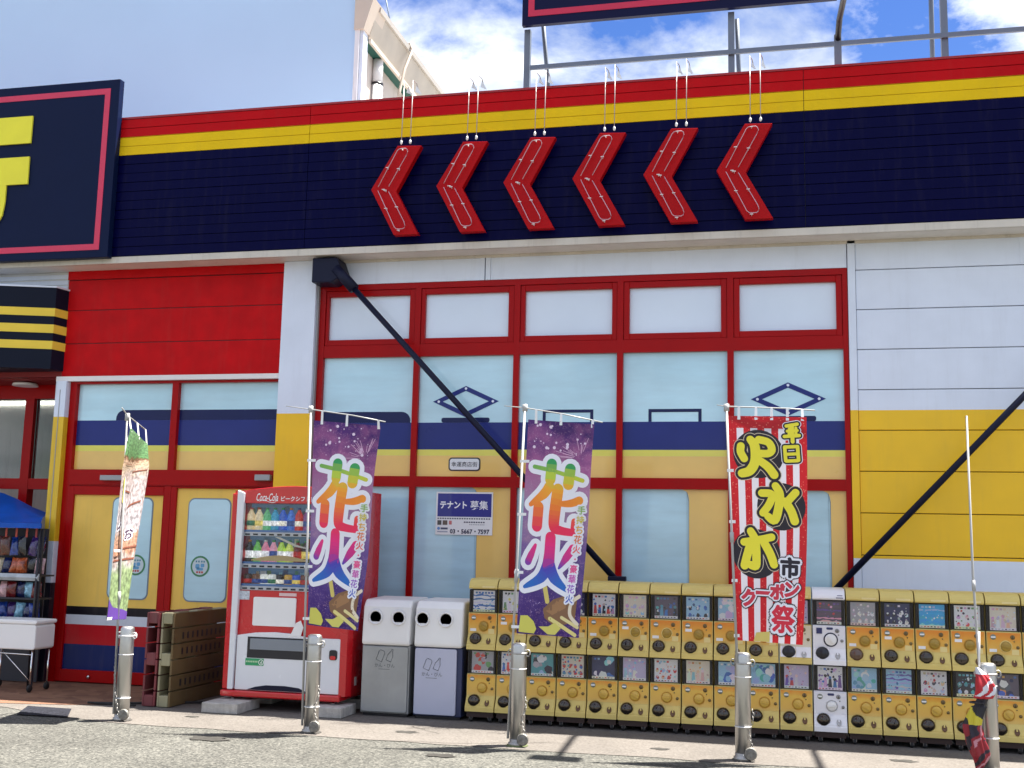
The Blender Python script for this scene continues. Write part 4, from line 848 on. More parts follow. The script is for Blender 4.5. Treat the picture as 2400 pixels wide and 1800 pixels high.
# ------------------------------------------------------------------ recycling bins
m_bin = mat('grey_bin_metal', (0.34, 0.35, 0.35), 0.42, metal=0.35, var=0.10, nscale=5, dirt=0.1)
m_bin2 = mat('pale_lilac_bin', (0.46, 0.48, 0.60), 0.4, var=0.04)
m_line = mat('thin_dark_line', (0.10, 0.11, 0.12), 0.6, var=0)
for (x0, x1, M, sideM, lb, off) in ((-3.93, -3.45, m_bin, m_bin, 'grey metal recycling bin beside the red drink machine', 0.02), (-3.405, -2.935, m_bin2, mat('navy_bin_frame', (0.02, 0.03, 0.09), 0.4), 'pale lilac recycling bin with navy sides beside the capsule machines', -0.03)):
    t = thing('recycling_bin', lb, 'bin', ((x0 + x1) / 2, -0.8, 0.01), 'can and bottle bins')
    part('bin_body', MB().box(x0, x1, -1.06, -0.5, 0.03, 0.66), sideM, t, bevel=0.01)
    part('bin_door', MB().prism_y(rrect(x0 + 0.012, x1 - (0.012 if off > 0 else 0.05), 0.045, 0.650, 0.02, 4), -1.085, -1.0605), M, t, bevel=0.006)
    lid = part('bin_lid', MB().prism_x([(-1.09, 0.661), (-1.095, 0.70), (-1.07, 1.02), (-1.02, 1.085), (-0.52, 1.10), (-0.50, 0.661)], x0, x1), mat('white_bin_lid', (0.82, 0.82, 0.80), 0.4, var=0.04), t, bevel=0.02)
    cx = (x0 + x1) / 2 - 0.02 + off
    for dx in (-0.11, 0.12): part('drop_hole', MB().lathe([(0.072, 0.0), (0.072, 0.012), (0.060, 0.014), (0.055, 0.0)], (0, 0, 0), 'y', 22), m_plastic_w, lid, local=True).location = (cx + dx, -1.081, 0.92)
    ic = MB(); z_ = 0.56 if off > 0 else 0.50
    def loop(pts): ic.tube([(x, -1.0875, z) for x, z in pts], 0.0022, 4, closed=True)
    ca, sa = math.cos(0.35), math.sin(0.35)
    rot = lambda pts, ox: [(ox + x * ca - z * -sa, z_ + z * ca + x * -sa) for x, z in pts]
    loop(rot([(-0.03, -0.045), (0.03, -0.045), (0.03, 0.04), (0.02, 0.055), (-0.02, 0.055), (-0.03, 0.04)], cx - 0.045))
    loop(rot([(-0.026, -0.045), (0.026, -0.045), (0.026, 0.01), (0.008, 0.05), (0.006, 0.07), (-0.006, 0.07), (-0.008, 0.05), (-0.026, 0.01)], cx + 0.05))
    part('pictogram', ic, m_line, t)
    tx = MB(); text_on(tx, 'かん・びん', cx, z_ - 0.085, -1.0868, w=0.20, h=0.038); tx.quad_y(cx - 0.06, cx + 0.05, z_ - 0.122, z_ - 0.118, -1.0868)
    part('lettering', tx, m_line, t)
    part('bin_base', MB().box(x0 + 0.02, x1 - 0.02, -1.03, -0.52, 0.006, 0.0295), m_black, t)

# ------------------------------------------------------------------ upright pallets
def pallet(x0, M, M2, label):
    t = thing('plastic_pallet', label, 'pallet', (x0 + 0.07, -0.8, 0.008), 'plastic pallets standing on edge')
    w = 0.140; y0, y1 = -1.34, -0.24
    for z0, z1 in ((0.008, 0.115), (0.395, 0.515), (0.795, 0.905)):
        for a, b in ((y0, y0 + 0.13), (-0.86, -0.72), (y1 - 0.13, y1)):
            part('block', MB().box(x0 + 0.022, x0 + w - 0.022, a, b, z0, z1), M, t, bevel=0.006, segs=1)
    for sx in (x0, x0 + w - 0.021):
        for i in range(6):
            z0 = 0.010 + i * 0.15
            bo = part('deck_board', MB().box(sx, sx + 0.021, y0 + 0.003, y1, z0, z0 + 0.138), M2 if sx > x0 else M, t, bevel=0.003, segs=1)
            if sx > x0 and i in (1, 3, 4):
                sl = MB()
                for j in range(9): sl.box(sx + 0.0195, sx + 0.0225, y0 + 0.17 + j * 0.095, y0 + 0.20 + j * 0.095, z0 + 0.035, z0 + 0.10)
                part('slots', sl, m_black, bo, kind='stuff')
pallet(-6.075, mat('maroon_pallet', (0.16, 0.03, 0.035), 0.55, var=0.2, dirt=0.25), mat('maroon_deck', (0.20, 0.035, 0.04), 0.6, var=0.2), 'maroon plastic pallet standing on edge, left of the pale one')
pallet(-5.915, mat('pale_olive_pallet', (0.30, 0.27, 0.16), 0.55, var=0.2, dirt=0.25), mat('shade_darkened_ochre_deck', (0.13, 0.085, 0.03), 0.6, var=0.25, dirt=0.2), 'pale yellowish plastic pallet standing on edge beside the drink machine')  # right-hand deck colour darkened to stand for shade beside the machine
single('power_cable', MB().tube([(-6.62, -1.40, 0.02), (-6.45, -1.36, 0.02), (-6.2, -1.27, 0.02), (-5.93, -1.10, 0.02), (-5.5, -0.9, 0.02)], 0.011, 6).tube([(-6.55, -1.40, 0.02), (-6.3, -1.38, 0.02), (-6.1, -1.40, 0.02)], 0.010, 6), m_rubber, 'black power cable lying on the tiles left of the pallets', 'cable', kind=None)

# ------------------------------------------------------------------ steel posts
BX = [-5.77, -3.955, -2.14, -0.325, 1.485]; BY = -2.16
m_galvd = mat('dull_galvanised', (0.40, 0.39, 0.37), 0.5, metal=0.8, var=0.2, nscale=20)
m_rust = mat('weathered_lock', (0.22, 0.21, 0.19), 0.6, metal=0.6, var=0.4, nscale=40)
def post_mesh(): return MB().lathe([(0.062, 0.0), (0.062, 0.80), (0.058, 0.815), (0.045, 0.825), (0.0, 0.828)], (0, 0, 0), 'z', 28)
def ring_mesh(): return MB().tube([(0.065 * math.cos(a * PI / 12), 0.065 * math.sin(a * PI / 12), 0.745) for a in range(24)], 0.008, 6, closed=True)
def loop_mesh(sx): return MB().tube([(sx * (0.075 + 0.018 * math.cos(a * PI / 6)), 0.0, 0.747 + 0.026 * math.sin(a * PI / 6)) for a in range(12)], 0.006, 6, closed=True)
def wire_mesh(z): return MB().tube([(0.064 * math.cos(a * PI / 12), 0.064 * math.sin(a * PI / 12), z) for a in range(24)], 0.0035, 5, closed=True)
def chain_mesh(sd):
    mb = MB(); q = random.Random(sd); p0 = Vector((-0.078, -0.01, 0.72)) if sd % 2 else Vector((0.07, -0.045, 0.40)); p1 = Vector((0.01, -0.072, 0.06)) if sd % 2 else Vector((0.055, -0.055, 0.05))
    N = 20 if sd % 2 else 12
    for i in range(N):
        f = (i + 0.5) / N; c = p0.lerp(p1, f) + Vector((-0.02 * math.sin(f * PI) if sd % 2 else 0.012 * math.sin(f * 9), -0.03 * math.sin(f * PI) if sd % 2 else 0, 0)); ax = Vector((1, 0, 0)) if i % 2 else Vector((0, 1, 0))
        if sd % 2: 
            rr = math.hypot(c.x, c.y)
            if rr < 0.07: c.x *= 0.072 / max(rr, 0.01); c.y *= 0.072 / max(rr, 0.01)
        mb.tube([c + ax * 0.008 * math.cos(k * PI / 3) + Vector((0, 0, 0.019)) * math.sin(k * PI / 3) for k in range(6)], 0.0032, 4, closed=True)
    return mb
def foot_mesh(): return MB().lathe([(0.075, 0.004), (0.075, 0.03), (0.064, 0.034), (0.064, 0.06)], (0, 0, 0), 'z', 20)
def lock_mesh(): return MB().lathe([(0.048, -0.012), (0.050, 0.0), (0.044, 0.012), (0.02, 0.014), (0, 0.012)], (0.06, -0.07, 0.065), 'y', 18, smooth=False)
bl = ['steel post holding the twisted leafy banner at the far left', 'steel post in front of the red drink machine', 'steel post in front of the leftmost capsule machines, with a chain at its foot', 'steel post holding the red striped banner', 'steel post at the right edge with a bundled banner tied to it']
mm_ = {}
for i, x in enumerate(BX):
    t = thing('steel_post', bl[i], 'post', (x, BY, 0.0), 'steel posts along the pavement edge')
    for nm, f, M in (('post', post_mesh, m_inox), ('collar_ring', ring_mesh, m_plastic_w if i == 0 else m_galvd), ('foot_ring', foot_mesh, m_galvd)):
        if (nm, M.name) not in mm_: mm_[(nm, M.name)] = f().mesh(nm); mm_[(nm, M.name)].materials.append(M)
        part(nm, mm_[(nm, M.name)], M, t, local=True)
    for sx in (-1, 1): part('ring_loop', loop_mesh(sx), m_plastic_w if i == 0 else m_galvd, t, local=True)
    for z in (0.58, 0.20)[:(2 if i != 2 else 1)]: part('tie_wire', wire_mesh(z + 0.02 * i), m_plastic_w, t, local=True)
    if i in (0, 1, 2, 3):
        part('chain', chain_mesh((1, 2, 4, 6)[i] if i else 1), m_galvd, t, local=True)
        part('lock', lock_mesh(), m_rust, t, local=True)
    part('weeds' if i == 2 else 'dirt', MB().lathe([(0.095, 0.003), (0.085, 0.012), (0.066, 0.02)], (0, 0, 0), 'z', 14), mat('mossy_grime' if i == 2 else 'grime', (0.10, 0.12, 0.05) if i == 2 else (0.06, 0.055, 0.05), 0.9), t, local=True)

# ------------------------------------------------------------------ banners
def bilin(TL, TR, BL, BR, bow=0.0, y=-2.17, wav=0.02, ph=0.0, dep=(0, 0, 0, 0)):
    def f(u, v, off=0.0):
        x = (TL[0] * (1 - u) + TR[0] * u) * (1 - v) + (BL[0] * (1 - u) + BR[0] * u) * v + bow * u * math.sin(PI * v)
        z = (TL[1] * (1 - u) + TR[1] * u) * (1 - v) + (BL[1] * (1 - u) + BR[1] * u) * v
        yy = y + (dep[0] * (1 - u) + dep[1] * u) * (1 - v) + (dep[2] * (1 - u) + dep[3] * u) * v
        yy += wav * u * math.sin(2.6 * v * PI + ph + 2.2 * u) + 0.4 * wav * math.sin(7 * u + 2 * v + ph)
        return (x, yy - off, z)
    return f
def cloth(f, nu=30, nv=80):
    mb = MB(); mb.add([f(i / nu, j / nv) for j in range(nv + 1) for i in range(nu + 1)], [(j * (nu + 1) + i, (j + 1) * (nu + 1) + i, (j + 1) * (nu + 1) + i + 1, j * (nu + 1) + i + 1) for j in range(nv) for i in range(nu)], smooth=True)
    me = mb.mesh('cloth'); uv = me.uv_layers.new(name='UVMap')
    for l in me.loops:
        j, i = divmod(l.vertex_index, nu + 1); uv.data[l.index].uv = (i / nu, 1 - j / nv)
    return me
class Print:
    """flat shapes in cloth coordinates (u right, v down, in metres of cloth), laid on the cloth surface"""
    def __init__(s, f, w=0.6, h=1.8): s.f = f; s.w = w; s.h = h; s.bm = bmesh.new(); s.lay = s.bm.loops.layers.float_color.new('print'); s.k = 0; s.base = 0.0012
    def poly(s, pts, col):
        s.k += 1; o = s.base + s.k * 0.00004
        vs = [s.bm.verts.new((x, o, y)) for x, y in pts]
        try: fc = s.bm.faces.new(vs)
        except ValueError: return
        for l in fc.loops: l[s.lay] = (*(col(sum(p[1] for p in pts) / len(pts)) if callable(col) else col), 1)
    def stroke(s, pts, r, col, grow=0.0):
        """a brush stroke: pts in u,v metres; r one radius or one per point; catmull-rom smoothed"""
        P_ = [Vector((a, b)) for a, b in pts]; rr = list(r) if isinstance(r, (list, tuple)) else [r] * len(P_)
        Q = []; QR = []; n = len(P_)
        for i in range(n - 1):
            p0, p1, p2, p3 = P_[max(i - 1, 0)], P_[i], P_[i + 1], P_[min(i + 2, n - 1)]
            m_ = 5 if n > 2 else 2
            for k in range(m_):
                t_ = k / m_; Q.append(0.5 * ((2 * p1) + (p2 - p0) * t_ + (2 * p0 - 5 * p1 + 4 * p2 - p3) * t_ * t_ + (3 * p1 - p0 - 3 * p2 + p3) * t_ ** 3)); QR.append(rr[i] * (1 - t_) + rr[i + 1] * t_)
        Q.append(P_[-1]); QR.append(rr[-1])
        QR = [q + grow for q in QR]
        s.k += 1
        m_ = len(Q); N = []
        for i in range(m_):
            d = Q[min(i + 1, m_ - 1)] - Q[max(i - 1, 0)]; N.append(Vector((-d.y, d.x)).normalized())
        Lf = [Q[i] + N[i] * QR[i] for i in range(m_)]; Rt = [Q[i] - N[i] * QR[i] for i in range(m_)]
        for i in range(m_ - 1): s.k -= 1; s.poly([tuple(Lf[i]), tuple(Lf[i + 1]), tuple(Rt[i + 1]), tuple(Rt[i])], col)
        for i, sg in ((0, 1), (m_ - 1, -1)):     # round ends
            a0 = math.atan2(N[i].y, N[i].x); s.k -= 1
            s.poly([(Q[i].x + QR[i] * math.cos(a0 + sg * PI * k / 8), Q[i].y + QR[i] * math.sin(a0 + sg * PI * k / 8)) for k in range(9)], col)
    def text(s, tx, cx, cy, h, col, w=None, grow=0.0, bold=0.0, **k):
        V, F, tw, th = glyphs(tx, bold, **k); sz = h / th; sx = (w / tw) if w else sz
        dirs = [(0, 0)] if grow == 0 else [(grow * math.cos(a * PI / 6), grow * math.sin(a * PI / 6)) for a in range(12)]
        for dx, dy in dirs:
            s.k += 1
            for f_ in F: 
                s.k -= 1; s.poly([(cx + V[i][0] * sx + dx, cy - V[i][1] * sz + dy) for i in f_], col)
    def disc(s, cx, cy, r, col, n=26): s.poly([(cx + r * math.cos(2 * PI * k / n), cy + r * math.sin(2 * PI * k / n)) for k in range(n)], col)
    def mesh(s, name):
        bm = s.bm
        for ax, ext, st in ((0, s.w, 0.03), (2, s.h, 0.04)):
            q = st
            while q < ext:
                no = Vector((1, 0, 0)) if ax == 0 else Vector((0, 0, 1)); bmesh.ops.bisect_plane(bm, geom=bm.verts[:] + bm.edges[:] + bm.faces[:], plane_co=no * q, plane_no=no); q += st
        for v in bm.verts:
            u_, v_ = min(max(v.co.x / s.w, 0.002), 0.998), min(max(v.co.z / s.h, 0.002), 0.998)
            v.co = s.f(u_, v_, v.co.y)
        me = bpy.data.meshes.new(name); bm.normal_update()
        for f_ in bm.faces:
            if f_.normal.y > 0: f_.normal_flip()
        bm.to_mesh(me); bm.free(); return me
def grad(stops):
    st = [(v, lin(c)) for v, c in stops]
    def g(v):
        if v <= st[0][0]: return st[0][1]
        for (a, ca_), (b, cb) in zip(st, st[1:]):
            if v <= b: k = (v - a) / (b - a); return tuple(x * (1 - k) + y * k for x, y in zip(ca_, cb))
        return st[-1][1]
    return g
def firework_mat():
    M = bpy.data.materials.new('fireworks_print'); M.use_nodes = True; t = M.node_tree; b = t.nodes['Principled BSDF']; ln = t.links.new
    b.inputs['Roughness'].default_value = 0.6
    uv = t.nodes.new('ShaderNodeUVMap'); s = t.nodes.new('ShaderNodeSeparateXYZ'); ln(uv.outputs[0], s.inputs[0])
    mp_ = t.nodes.new('ShaderNodeMapping'); mp_.inputs['Scale'].default_value = (1, 3, 1); ln(uv.outputs[0], mp_.inputs[0])
    n = t.nodes.new('ShaderNodeTexNoise'); n.inputs['Scale'].default_value = 3.2; n.inputs['Detail'].default_value = 7; n.inputs['Distortion'].default_value = 1.2; ln(mp_.outputs[0], n.inputs['Vector'])
    ad = t.nodes.new('ShaderNodeMath'); ad.operation = 'MULTIPLY_ADD'; ad.inputs[1].default_value = 0.5; ln(n.outputs['Fac'], ad.inputs[0]); ln(s.outputs[1], ad.inputs[2])
    r = t.nodes.new('ShaderNodeValToRGB'); e = r.color_ramp.elements
    st = [(0.25, (0.035, 0.008, 0.12)), (0.45, (0.065, 0.035, 0.20)), (0.62, (0.13, 0.075, 0.25)), (0.85, (0.27, 0.17, 0.29)), (1.05, (0.28, 0.09, 0.24)), (1.25, (0.06, 0.015, 0.14))]
    while len(e) < len(st): e.new(0.5)
    for q, (p, c) in zip(e, st): q.position = p / 1.35; q.color = (*c, 1)
    dv_ = t.nodes.new('ShaderNodeMath'); dv_.operation = 'DIVIDE'; dv_.inputs[1].default_value = 1.35; ln(ad.outputs[0], dv_.inputs[0]); ln(dv_.outputs[0], r.inputs[0])
    w = t.nodes.new('ShaderNodeTexNoise'); w.inputs['Scale'].default_value = 16; w.inputs['Detail'].default_value = 6; w.inputs['Distortion'].default_value = 2.5; ln(mp_.outputs[0], w.inputs['Vector'])
    wr = t.nodes.new('ShaderNodeMapRange'); wr.inputs['From Min'].default_value = 0.55; wr.inputs['From Max'].default_value = 0.75; wr.inputs['To Max'].default_value = 0.55; ln(w.outputs['Fac'], wr.inputs['Value'])
    mx_ = t.nodes.new('ShaderNodeMix'); mx_.data_type = 'RGBA'; ln(wr.outputs[0], mx_.inputs['Factor']); ln(r.outputs[0], mx_.inputs['A']); mx_.inputs['B'].default_value = (0.48, 0.30, 0.44, 1)
    ln(mx_.outputs['Result'], b.inputs['Base Color'])
    tr = t.nodes.new('ShaderNodeBsdfTranslucent'); ln(mx_.outputs['Result'], tr.inputs[0]); ms = t.nodes.new('ShaderNodeMixShader'); ms.inputs[0].default_value = 0.3
    ln(b.outputs[0], ms.inputs[1]); ln(tr.outputs[0], ms.inputs[2]); ln(ms.outputs[0], t.nodes['Material Output'].inputs[0])
    return M
def stripe_mat():
    M = bpy.data.materials.new('red_white_stripe_print'); M.use_nodes = True; t = M.node_tree; b = t.nodes['Principled BSDF']; ln = t.links.new
    b.inputs['Roughness'].default_value = 0.6
    uv = t.nodes.new('ShaderNodeUVMap'); s = t.nodes.new('ShaderNodeSeparateXYZ'); ln(uv.outputs[0], s.inputs[0])
    w = t.nodes.new('ShaderNodeMath'); w.operation = 'MULTIPLY_ADD'; w.inputs[1].default_value = 5.6; w.inputs[2].default_value = 0.42; ln(s.outputs[0], w.inputs[0])
    fr = t.nodes.new('ShaderNodeMath'); fr.operation = 'FRACT'; ln(w.outputs[0], fr.inputs[0])
    gt = t.nodes.new('ShaderNodeMath'); gt.operation = 'LESS_THAN'; gt.inputs[1].default_value = 0.5; ln(fr.outputs[0], gt.inputs[0])
    tp = t.nodes.new('ShaderNodeMath'); tp.operation = 'LESS_THAN'; tp.inputs[1].default_value = 0.945; ln(s.outputs[1], tp.inputs[0])
    mu = t.nodes.new('ShaderNodeMath'); mu.operation = 'MULTIPLY'; ln(gt.outputs[0], mu.inputs[0]); ln(tp.outputs[0], mu.inputs[1])
    lf_ = t.nodes.new('ShaderNodeMath'); lf_.operation = 'GREATER_THAN'; lf_.inputs[1].default_value = 0.10; ln(s.outputs[0], lf_.inputs[0])
    rt = t.nodes.new('ShaderNodeMath'); rt.operation = 'LESS_THAN'; rt.inputs[1].default_value = 0.90; ln(s.outputs[0], rt.inputs[0])
    m2 = t.nodes.new('ShaderNodeMath'); m2.operation = 'MULTIPLY'; ln(lf_.outputs[0], m2.inputs[0]); ln(rt.outputs[0], m2.inputs[1])
    m3 = t.nodes.new('ShaderNodeMath'); m3.operation = 'MULTIPLY'; ln(mu.outputs[0], m3.inputs[0]); ln(m2.outputs[0], m3.inputs[1])
    mp_ = t.nodes.new('ShaderNodeMapping'); mp_.inputs['Scale'].default_value = (1, 3, 1); ln(uv.outputs[0], mp_.inputs[0])
    v = t.nodes.new('ShaderNodeTexVoronoi'); v.inputs['Scale'].default_value = 26; ln(mp_.outputs[0], v.inputs['Vector'])
    vr = t.nodes.new('ShaderNodeMapRange'); vr.inputs['From Min'].default_value = 0.12; vr.inputs['From Max'].default_value = 0.28; vr.inputs['To Min'].default_value = 0.75; vr.inputs['To Max'].default_value = 0.0; ln(v.outputs['Distance'], vr.inputs['Value'])
    rd = t.nodes.new('ShaderNodeMix'); rd.data_type = 'RGBA'; ln(vr.outputs[0], rd.inputs['Factor']); rd.inputs['A'].default_value = (0.52, 0.012, 0.02, 1); rd.inputs['B'].default_value = (0.78, 0.22, 0.16, 1)
    mx_ = t.nodes.new('ShaderNodeMix'); mx_.data_type = 'RGBA'; ln(m3.outputs[0], mx_.inputs['Factor']); ln(rd.outputs['Result'], mx_.inputs['A']); mx_.inputs['B'].default_value = (0.74, 0.72, 0.80, 1)
    ln(mx_.outputs['Result'], b.inputs['Base Color'])
    tr = t.nodes.new('ShaderNodeBsdfTranslucent'); ln(mx_.outputs['Result'], tr.inputs[0]); ms = t.nodes.new('ShaderNodeMixShader'); ms.inputs[0].default_value = 0.3
    ln(b.outputs[0], ms.inputs[1]); ln(tr.outputs[0], ms.inputs[2]); ln(ms.outputs[0], t.nodes['Material Output'].inputs[0])
    return M
m_fire, m_stripe = firework_mat(), stripe_mat()
m_pole = mat('white_banner_pole', (0.40, 0.40, 0.39), 0.35, var=0.04)
def pole_kit(t, p0, p1, arm, loops, side, cloth_f):
    part('pole', MB().tube([p0, p1], 0.0105, 8), m_pole, t)
    part('pole_joint', MB().tube([Vector(p0).lerp(Vector(p1), 0.46), Vector(p0).lerp(Vector(p1), 0.50)], 0.017, 8), m_pole, t)
    part('crossarm', MB().tube(arm, [0.0035, 0.006, 0.006, 0.006][:len(arm)], 6), m_pole, t)
    part('arm_socket', MB().tube([Vector(p1) - Vector((0, 0, 0.04)), Vector(p1) + Vector((0, 0, 0.02))], 0.022, 8), m_pole, t)
    A = Vector(arm[1]); B_ = Vector(arm[-1])
    for u in loops:
        c = Vector(cloth_f(u, 0.0)); a = A.lerp(B_, min(1, max(0, (c.x - A.x) / max(1e-6, (B_.x - A.x)))))
        part('top_loop', MB().add([c + Vector((-0.012, -0.004, -0.03)), c + Vector((0.012, -0.004, -0.03)), a + Vector((0.010, -0.008, 0.006)), a + Vector((-0.010, -0.008, 0.006))], [(0, 1, 2, 3)]), m_plastic_w, t)
    for v in side:
        c = Vector(cloth_f(0.0, v)); k = (c.z - p0[2]) / (p1[2] - p0[2]); a = Vector(p0).lerp(Vector(p1), k)
        part('side_loop', MB().add([(a.x - 0.016, a.y - 0.014, c.z - 0.012), (c.x + 0.03, c.y - 0.004, c.z - 0.012), (c.x + 0.03, c.y - 0.004, c.z + 0.012), (a.x - 0.016, a.y - 0.014, c.z + 0.012)], [(0, 1, 2, 3)]), m_plastic_w, t)
KW = (0.80, 0.80, 0.86)
HANA = [([(0.085, 0.40), (0.28, 0.43), (0.53, 0.49)], 0.018), ([(0.245, 0.37), (0.240, 0.50)], 0.048), ([(0.415, 0.40), (0.405, 0.53)], 0.048),
        ([(0.235, 0.56), (0.185, 0.63), (0.07, 0.72)], [0.045, 0.042, 0.020]), ([(0.145, 0.74), (0.140, 0.90)], 0.048), ([(0.315, 0.58), (0.295, 0.80), (0.30, 0.90), (0.36, 0.925), (0.47, 0.935)], [0.050, 0.050, 0.046, 0.036, 0.030]), ([(0.51, 0.66), (0.43, 0.69), (0.34, 0.70)], [0.036, 0.032, 0.022]), ([(0.475, 0.84), (0.470, 0.93)], 0.028)]
HI = [([(0.135, 1.06), (0.100, 1.14), (0.075, 1.20)], [0.014, 0.030, 0.032]), ([(0.475, 1.07), (0.42, 1.15), (0.36, 1.24)], [0.038, 0.034, 0.010]), ([(0.270, 0.985), (0.268, 1.12), (0.262, 1.23)], [0.046, 0.048, 0.056]),
      ([(0.262, 1.22), (0.20, 1.33), (0.055, 1.41)], [0.056, 0.044, 0.016]), ([(0.268, 1.22), (0.33, 1.33), (0.45, 1.42)], [0.056, 0.046, 0.016])]
GR = grad([(0.37, '2f9a55'), (0.47, 'b8cc3c'), (0.58, 'f0a52a'), (0.74, 'ee7a2c'), (0.90, 'ea2c4c'), (1.05, 'e8287c'), (1.17, 'c22c86'), (1.24, '4a3cae'), (1.38, '2268bc')])
def fireworks_banner(base, TL, TR, BL, BR, bow, p0, p1, arm, label, ph):
    t = thing('banner_flag', label, 'banner', (base, BY, 0.05), 'banners on the steel posts')
    f = bilin(TL, TR, BL, BR, bow, -2.175, 0.028, ph)
    cl = part('cloth', cloth(f), m_fire, t, label='purple cloth printed with fireworks')
    P_ = Print(f); q = random.Random(3 + int(ph * 10))
    for i in range(26):
        u, v = q.uniform(0.06, 0.55), q.uniform(0.03, 0.30); P_.disc(u, v, q.choice((0.004, 0.006, 0.010, 0.014)), (0.74, 0.60, 0.74), 9)
    for i in range(40):
        u, v = q.uniform(0.03, 0.57), q.uniform(1.42, 1.76); P_.disc(u, v, q.choice((0.002, 0.003, 0.004)), (0.45, 0.36, 0.62), 6)
    for i in range(22):
        a = q.uniform(PI * 0.55, PI * 1.6); r0, r1 = q.uniform(0.05, 0.09), q.uniform(0.12, 0.24); cx, cy = 0.50, 0.30
        P_.stroke([(cx + r0 * math.cos(a), cy + r0 * math.sin(a) * 0.8), (cx + r1 * math.cos(a), cy + r1 * math.sin(a) * 0.8)], 0.0022, (0.66, 0.40, 0.58))
    # painted drum and yellow shapes along the foot
    P_.poly([(0.24, 1.585), (0.33, 1.50), (0.46, 1.455), (0.56, 1.46), (0.55, 1.66), (0.46, 1.70), (0.34, 1.71), (0.26, 1.66)], (0.22, 0.11, 0.05)); P_.poly([(0.27, 1.60), (0.36, 1.51), (0.46, 1.475), (0.46, 1.56), (0.33, 1.63)], (0.33, 0.17, 0.07))
    P_.stroke([(0.575, 1.46), (0.505, 1.52), (0.50, 1.62), (0.575, 1.69)], 0.016, (0.76, 0.66, 0.50))
    P_.stroke([(0.31, 1.66), (0.56, 1.78)], 0.016, (0.72, 0.62, 0.22)); P_.stroke([(0.42, 1.645), (0.58, 1.715)], 0.014, (0.72, 0.62, 0.28))
    P_.poly([(0.03, 1.65), (0.10, 1.645), (0.16, 1.69), (0.19, 1.75), (0.17, 1.79), (0.02, 1.785)], (0.62, 0.58, 0.10)); P_.poly([(0.21, 1.73), (0.30, 1.725), (0.36, 1.69), (0.42, 1.735), (0.37, 1.79), (0.30, 1.79)], (0.64, 0.58, 0.13))
    P_.stroke([(0.245, 1.405), (0.275, 1.52)], 0.020, (0.64, 0.52, 0.14))
    for st, r in HANA + HI: P_.stroke(st, r, KW, grow=0.042)
    for st, r in HANA + HI: P_.stroke(st, r, GR)
    VT = '手持ち花火・豪華花火'
    vc = grad([(0.70, '4fae5a'), (0.85, 'e0c24a'), (1.0, 'e06a3a'), (1.12, 'e8506a'), (1.25, 'e83c8a'), (1.38, 'a050c0'), (1.48, '3a50b8'), (1.55, '2060b0')])
    for i, ch in enumerate(VT):
        u, v = 0.535 - 0.006 * i, 0.74 + 0.083 * i
        P_.text(ch, u, v, 0.074 if ch != '・' else 0.018, KW, grow=0.015, bold=0.02)
    for i, ch in enumerate(VT):
        u, v = 0.535 - 0.006 * i, 0.74 + 0.083 * i
        P_.text(ch, u, v, 0.072 if ch != '・' else 0.016, vc(v), bold=0.015)
    part('print', P_.mesh('print'), m_matteprint, cl)
    pole_kit(t, p0, p1, arm, (0.12, 0.5, 0.97), (0.20, 0.45, 0.72, 0.97), f)
fireworks_banner(-4.03, (-4.055, 2.690), (-3.430, 2.640), (-4.030, 0.905), (-3.548, 0.872), 0.0, (-4.028, BY - 0.02, 0.06), (-4.094, BY, 2.80), [(-4.338, BY, 2.822), (-4.094, BY, 2.79), (-3.70, BY, 2.735), (-3.387, BY, 2.675)], 'purple fireworks banner standing in front of the red drink machine', 0.3)
fireworks_banner(-2.19, (-2.100, 2.690), (-1.528, 2.645), (-2.161, 0.905), (-1.632, 0.890), 0.0, (-2.215, BY - 0.02, 0.06), (-2.132, BY, 2.80), [(-2.315, BY, 2.808), (-2.132, BY, 2.79), (-1.80, BY, 2.735), (-1.463, BY, 2.663)], 'purple fireworks banner standing in front of the leftmost capsule machines', 1.4)
# red striped banner
t = thing('banner_flag', 'red and white striped banner with yellow Japanese letters in black circles', 'banner', (-0.36, BY, 0.05), 'banners on the steel posts')
f = bilin((-0.427, 2.712), (0.192, 2.695), (-0.375, 0.922), (0.137, 0.905), 0.02, -2.18, 0.018, 2.0)
cl = part('cloth', cloth(f), m_stripe, t)
P_ = Print(f)
BK, CR, YE = (0.014, 0.009, 0.018), (0.70, 0.58, 0.42), (0.86, 0.76, 0.04)
def uvp(x, y):       # banner design grid: 183 x 525 units
    return (0.6 * (x - 1707) / 183.0, 1.8 * (y - 978) / 525.0)
for cx, cy, r in ((1776, 1068, 60), (1828, 1190, 58), (1766, 1302, 60)):
    u, v = uvp(cx, cy); P_.disc(u, v, 0.6 * r / 183, BK)
S3 = [[([(1735, 1050), (1734, 1064), (1742, 1080)], 8), ([(1758, 1034), (1768, 1050), (1768, 1085), (1755, 1108), (1736, 1115)], [8, 10, 10, 10, 9]), ([(1778, 1034), (1800, 1040), (1808, 1056), (1800, 1066), (1782, 1067)], 8), ([(1776, 1082), (1798, 1098), (1812, 1116)], [8, 9, 9])],
      [([(1815, 1142), (1824, 1160), (1822, 1190), (1812, 1222), (1796, 1214)], [8, 9, 9, 9, 8]), ([(1782, 1160), (1806, 1162), (1800, 1184), (1784, 1206)], 8), ([(1862, 1156), (1846, 1174)], 8), ([(1838, 1178), (1852, 1200), (1860, 1222)], 9)],
      [([(1736, 1276), (1770, 1270), (1804, 1262)], 8), ([(1753, 1250), (1764, 1272), (1766, 1312), (1764, 1330), (1750, 1328)], [8, 9, 9, 9, 8]), ([(1750, 1286), (1742, 1310), (1736, 1330)], 9), ([(1786, 1276), (1800, 1300), (1810, 1324)], 9)]]
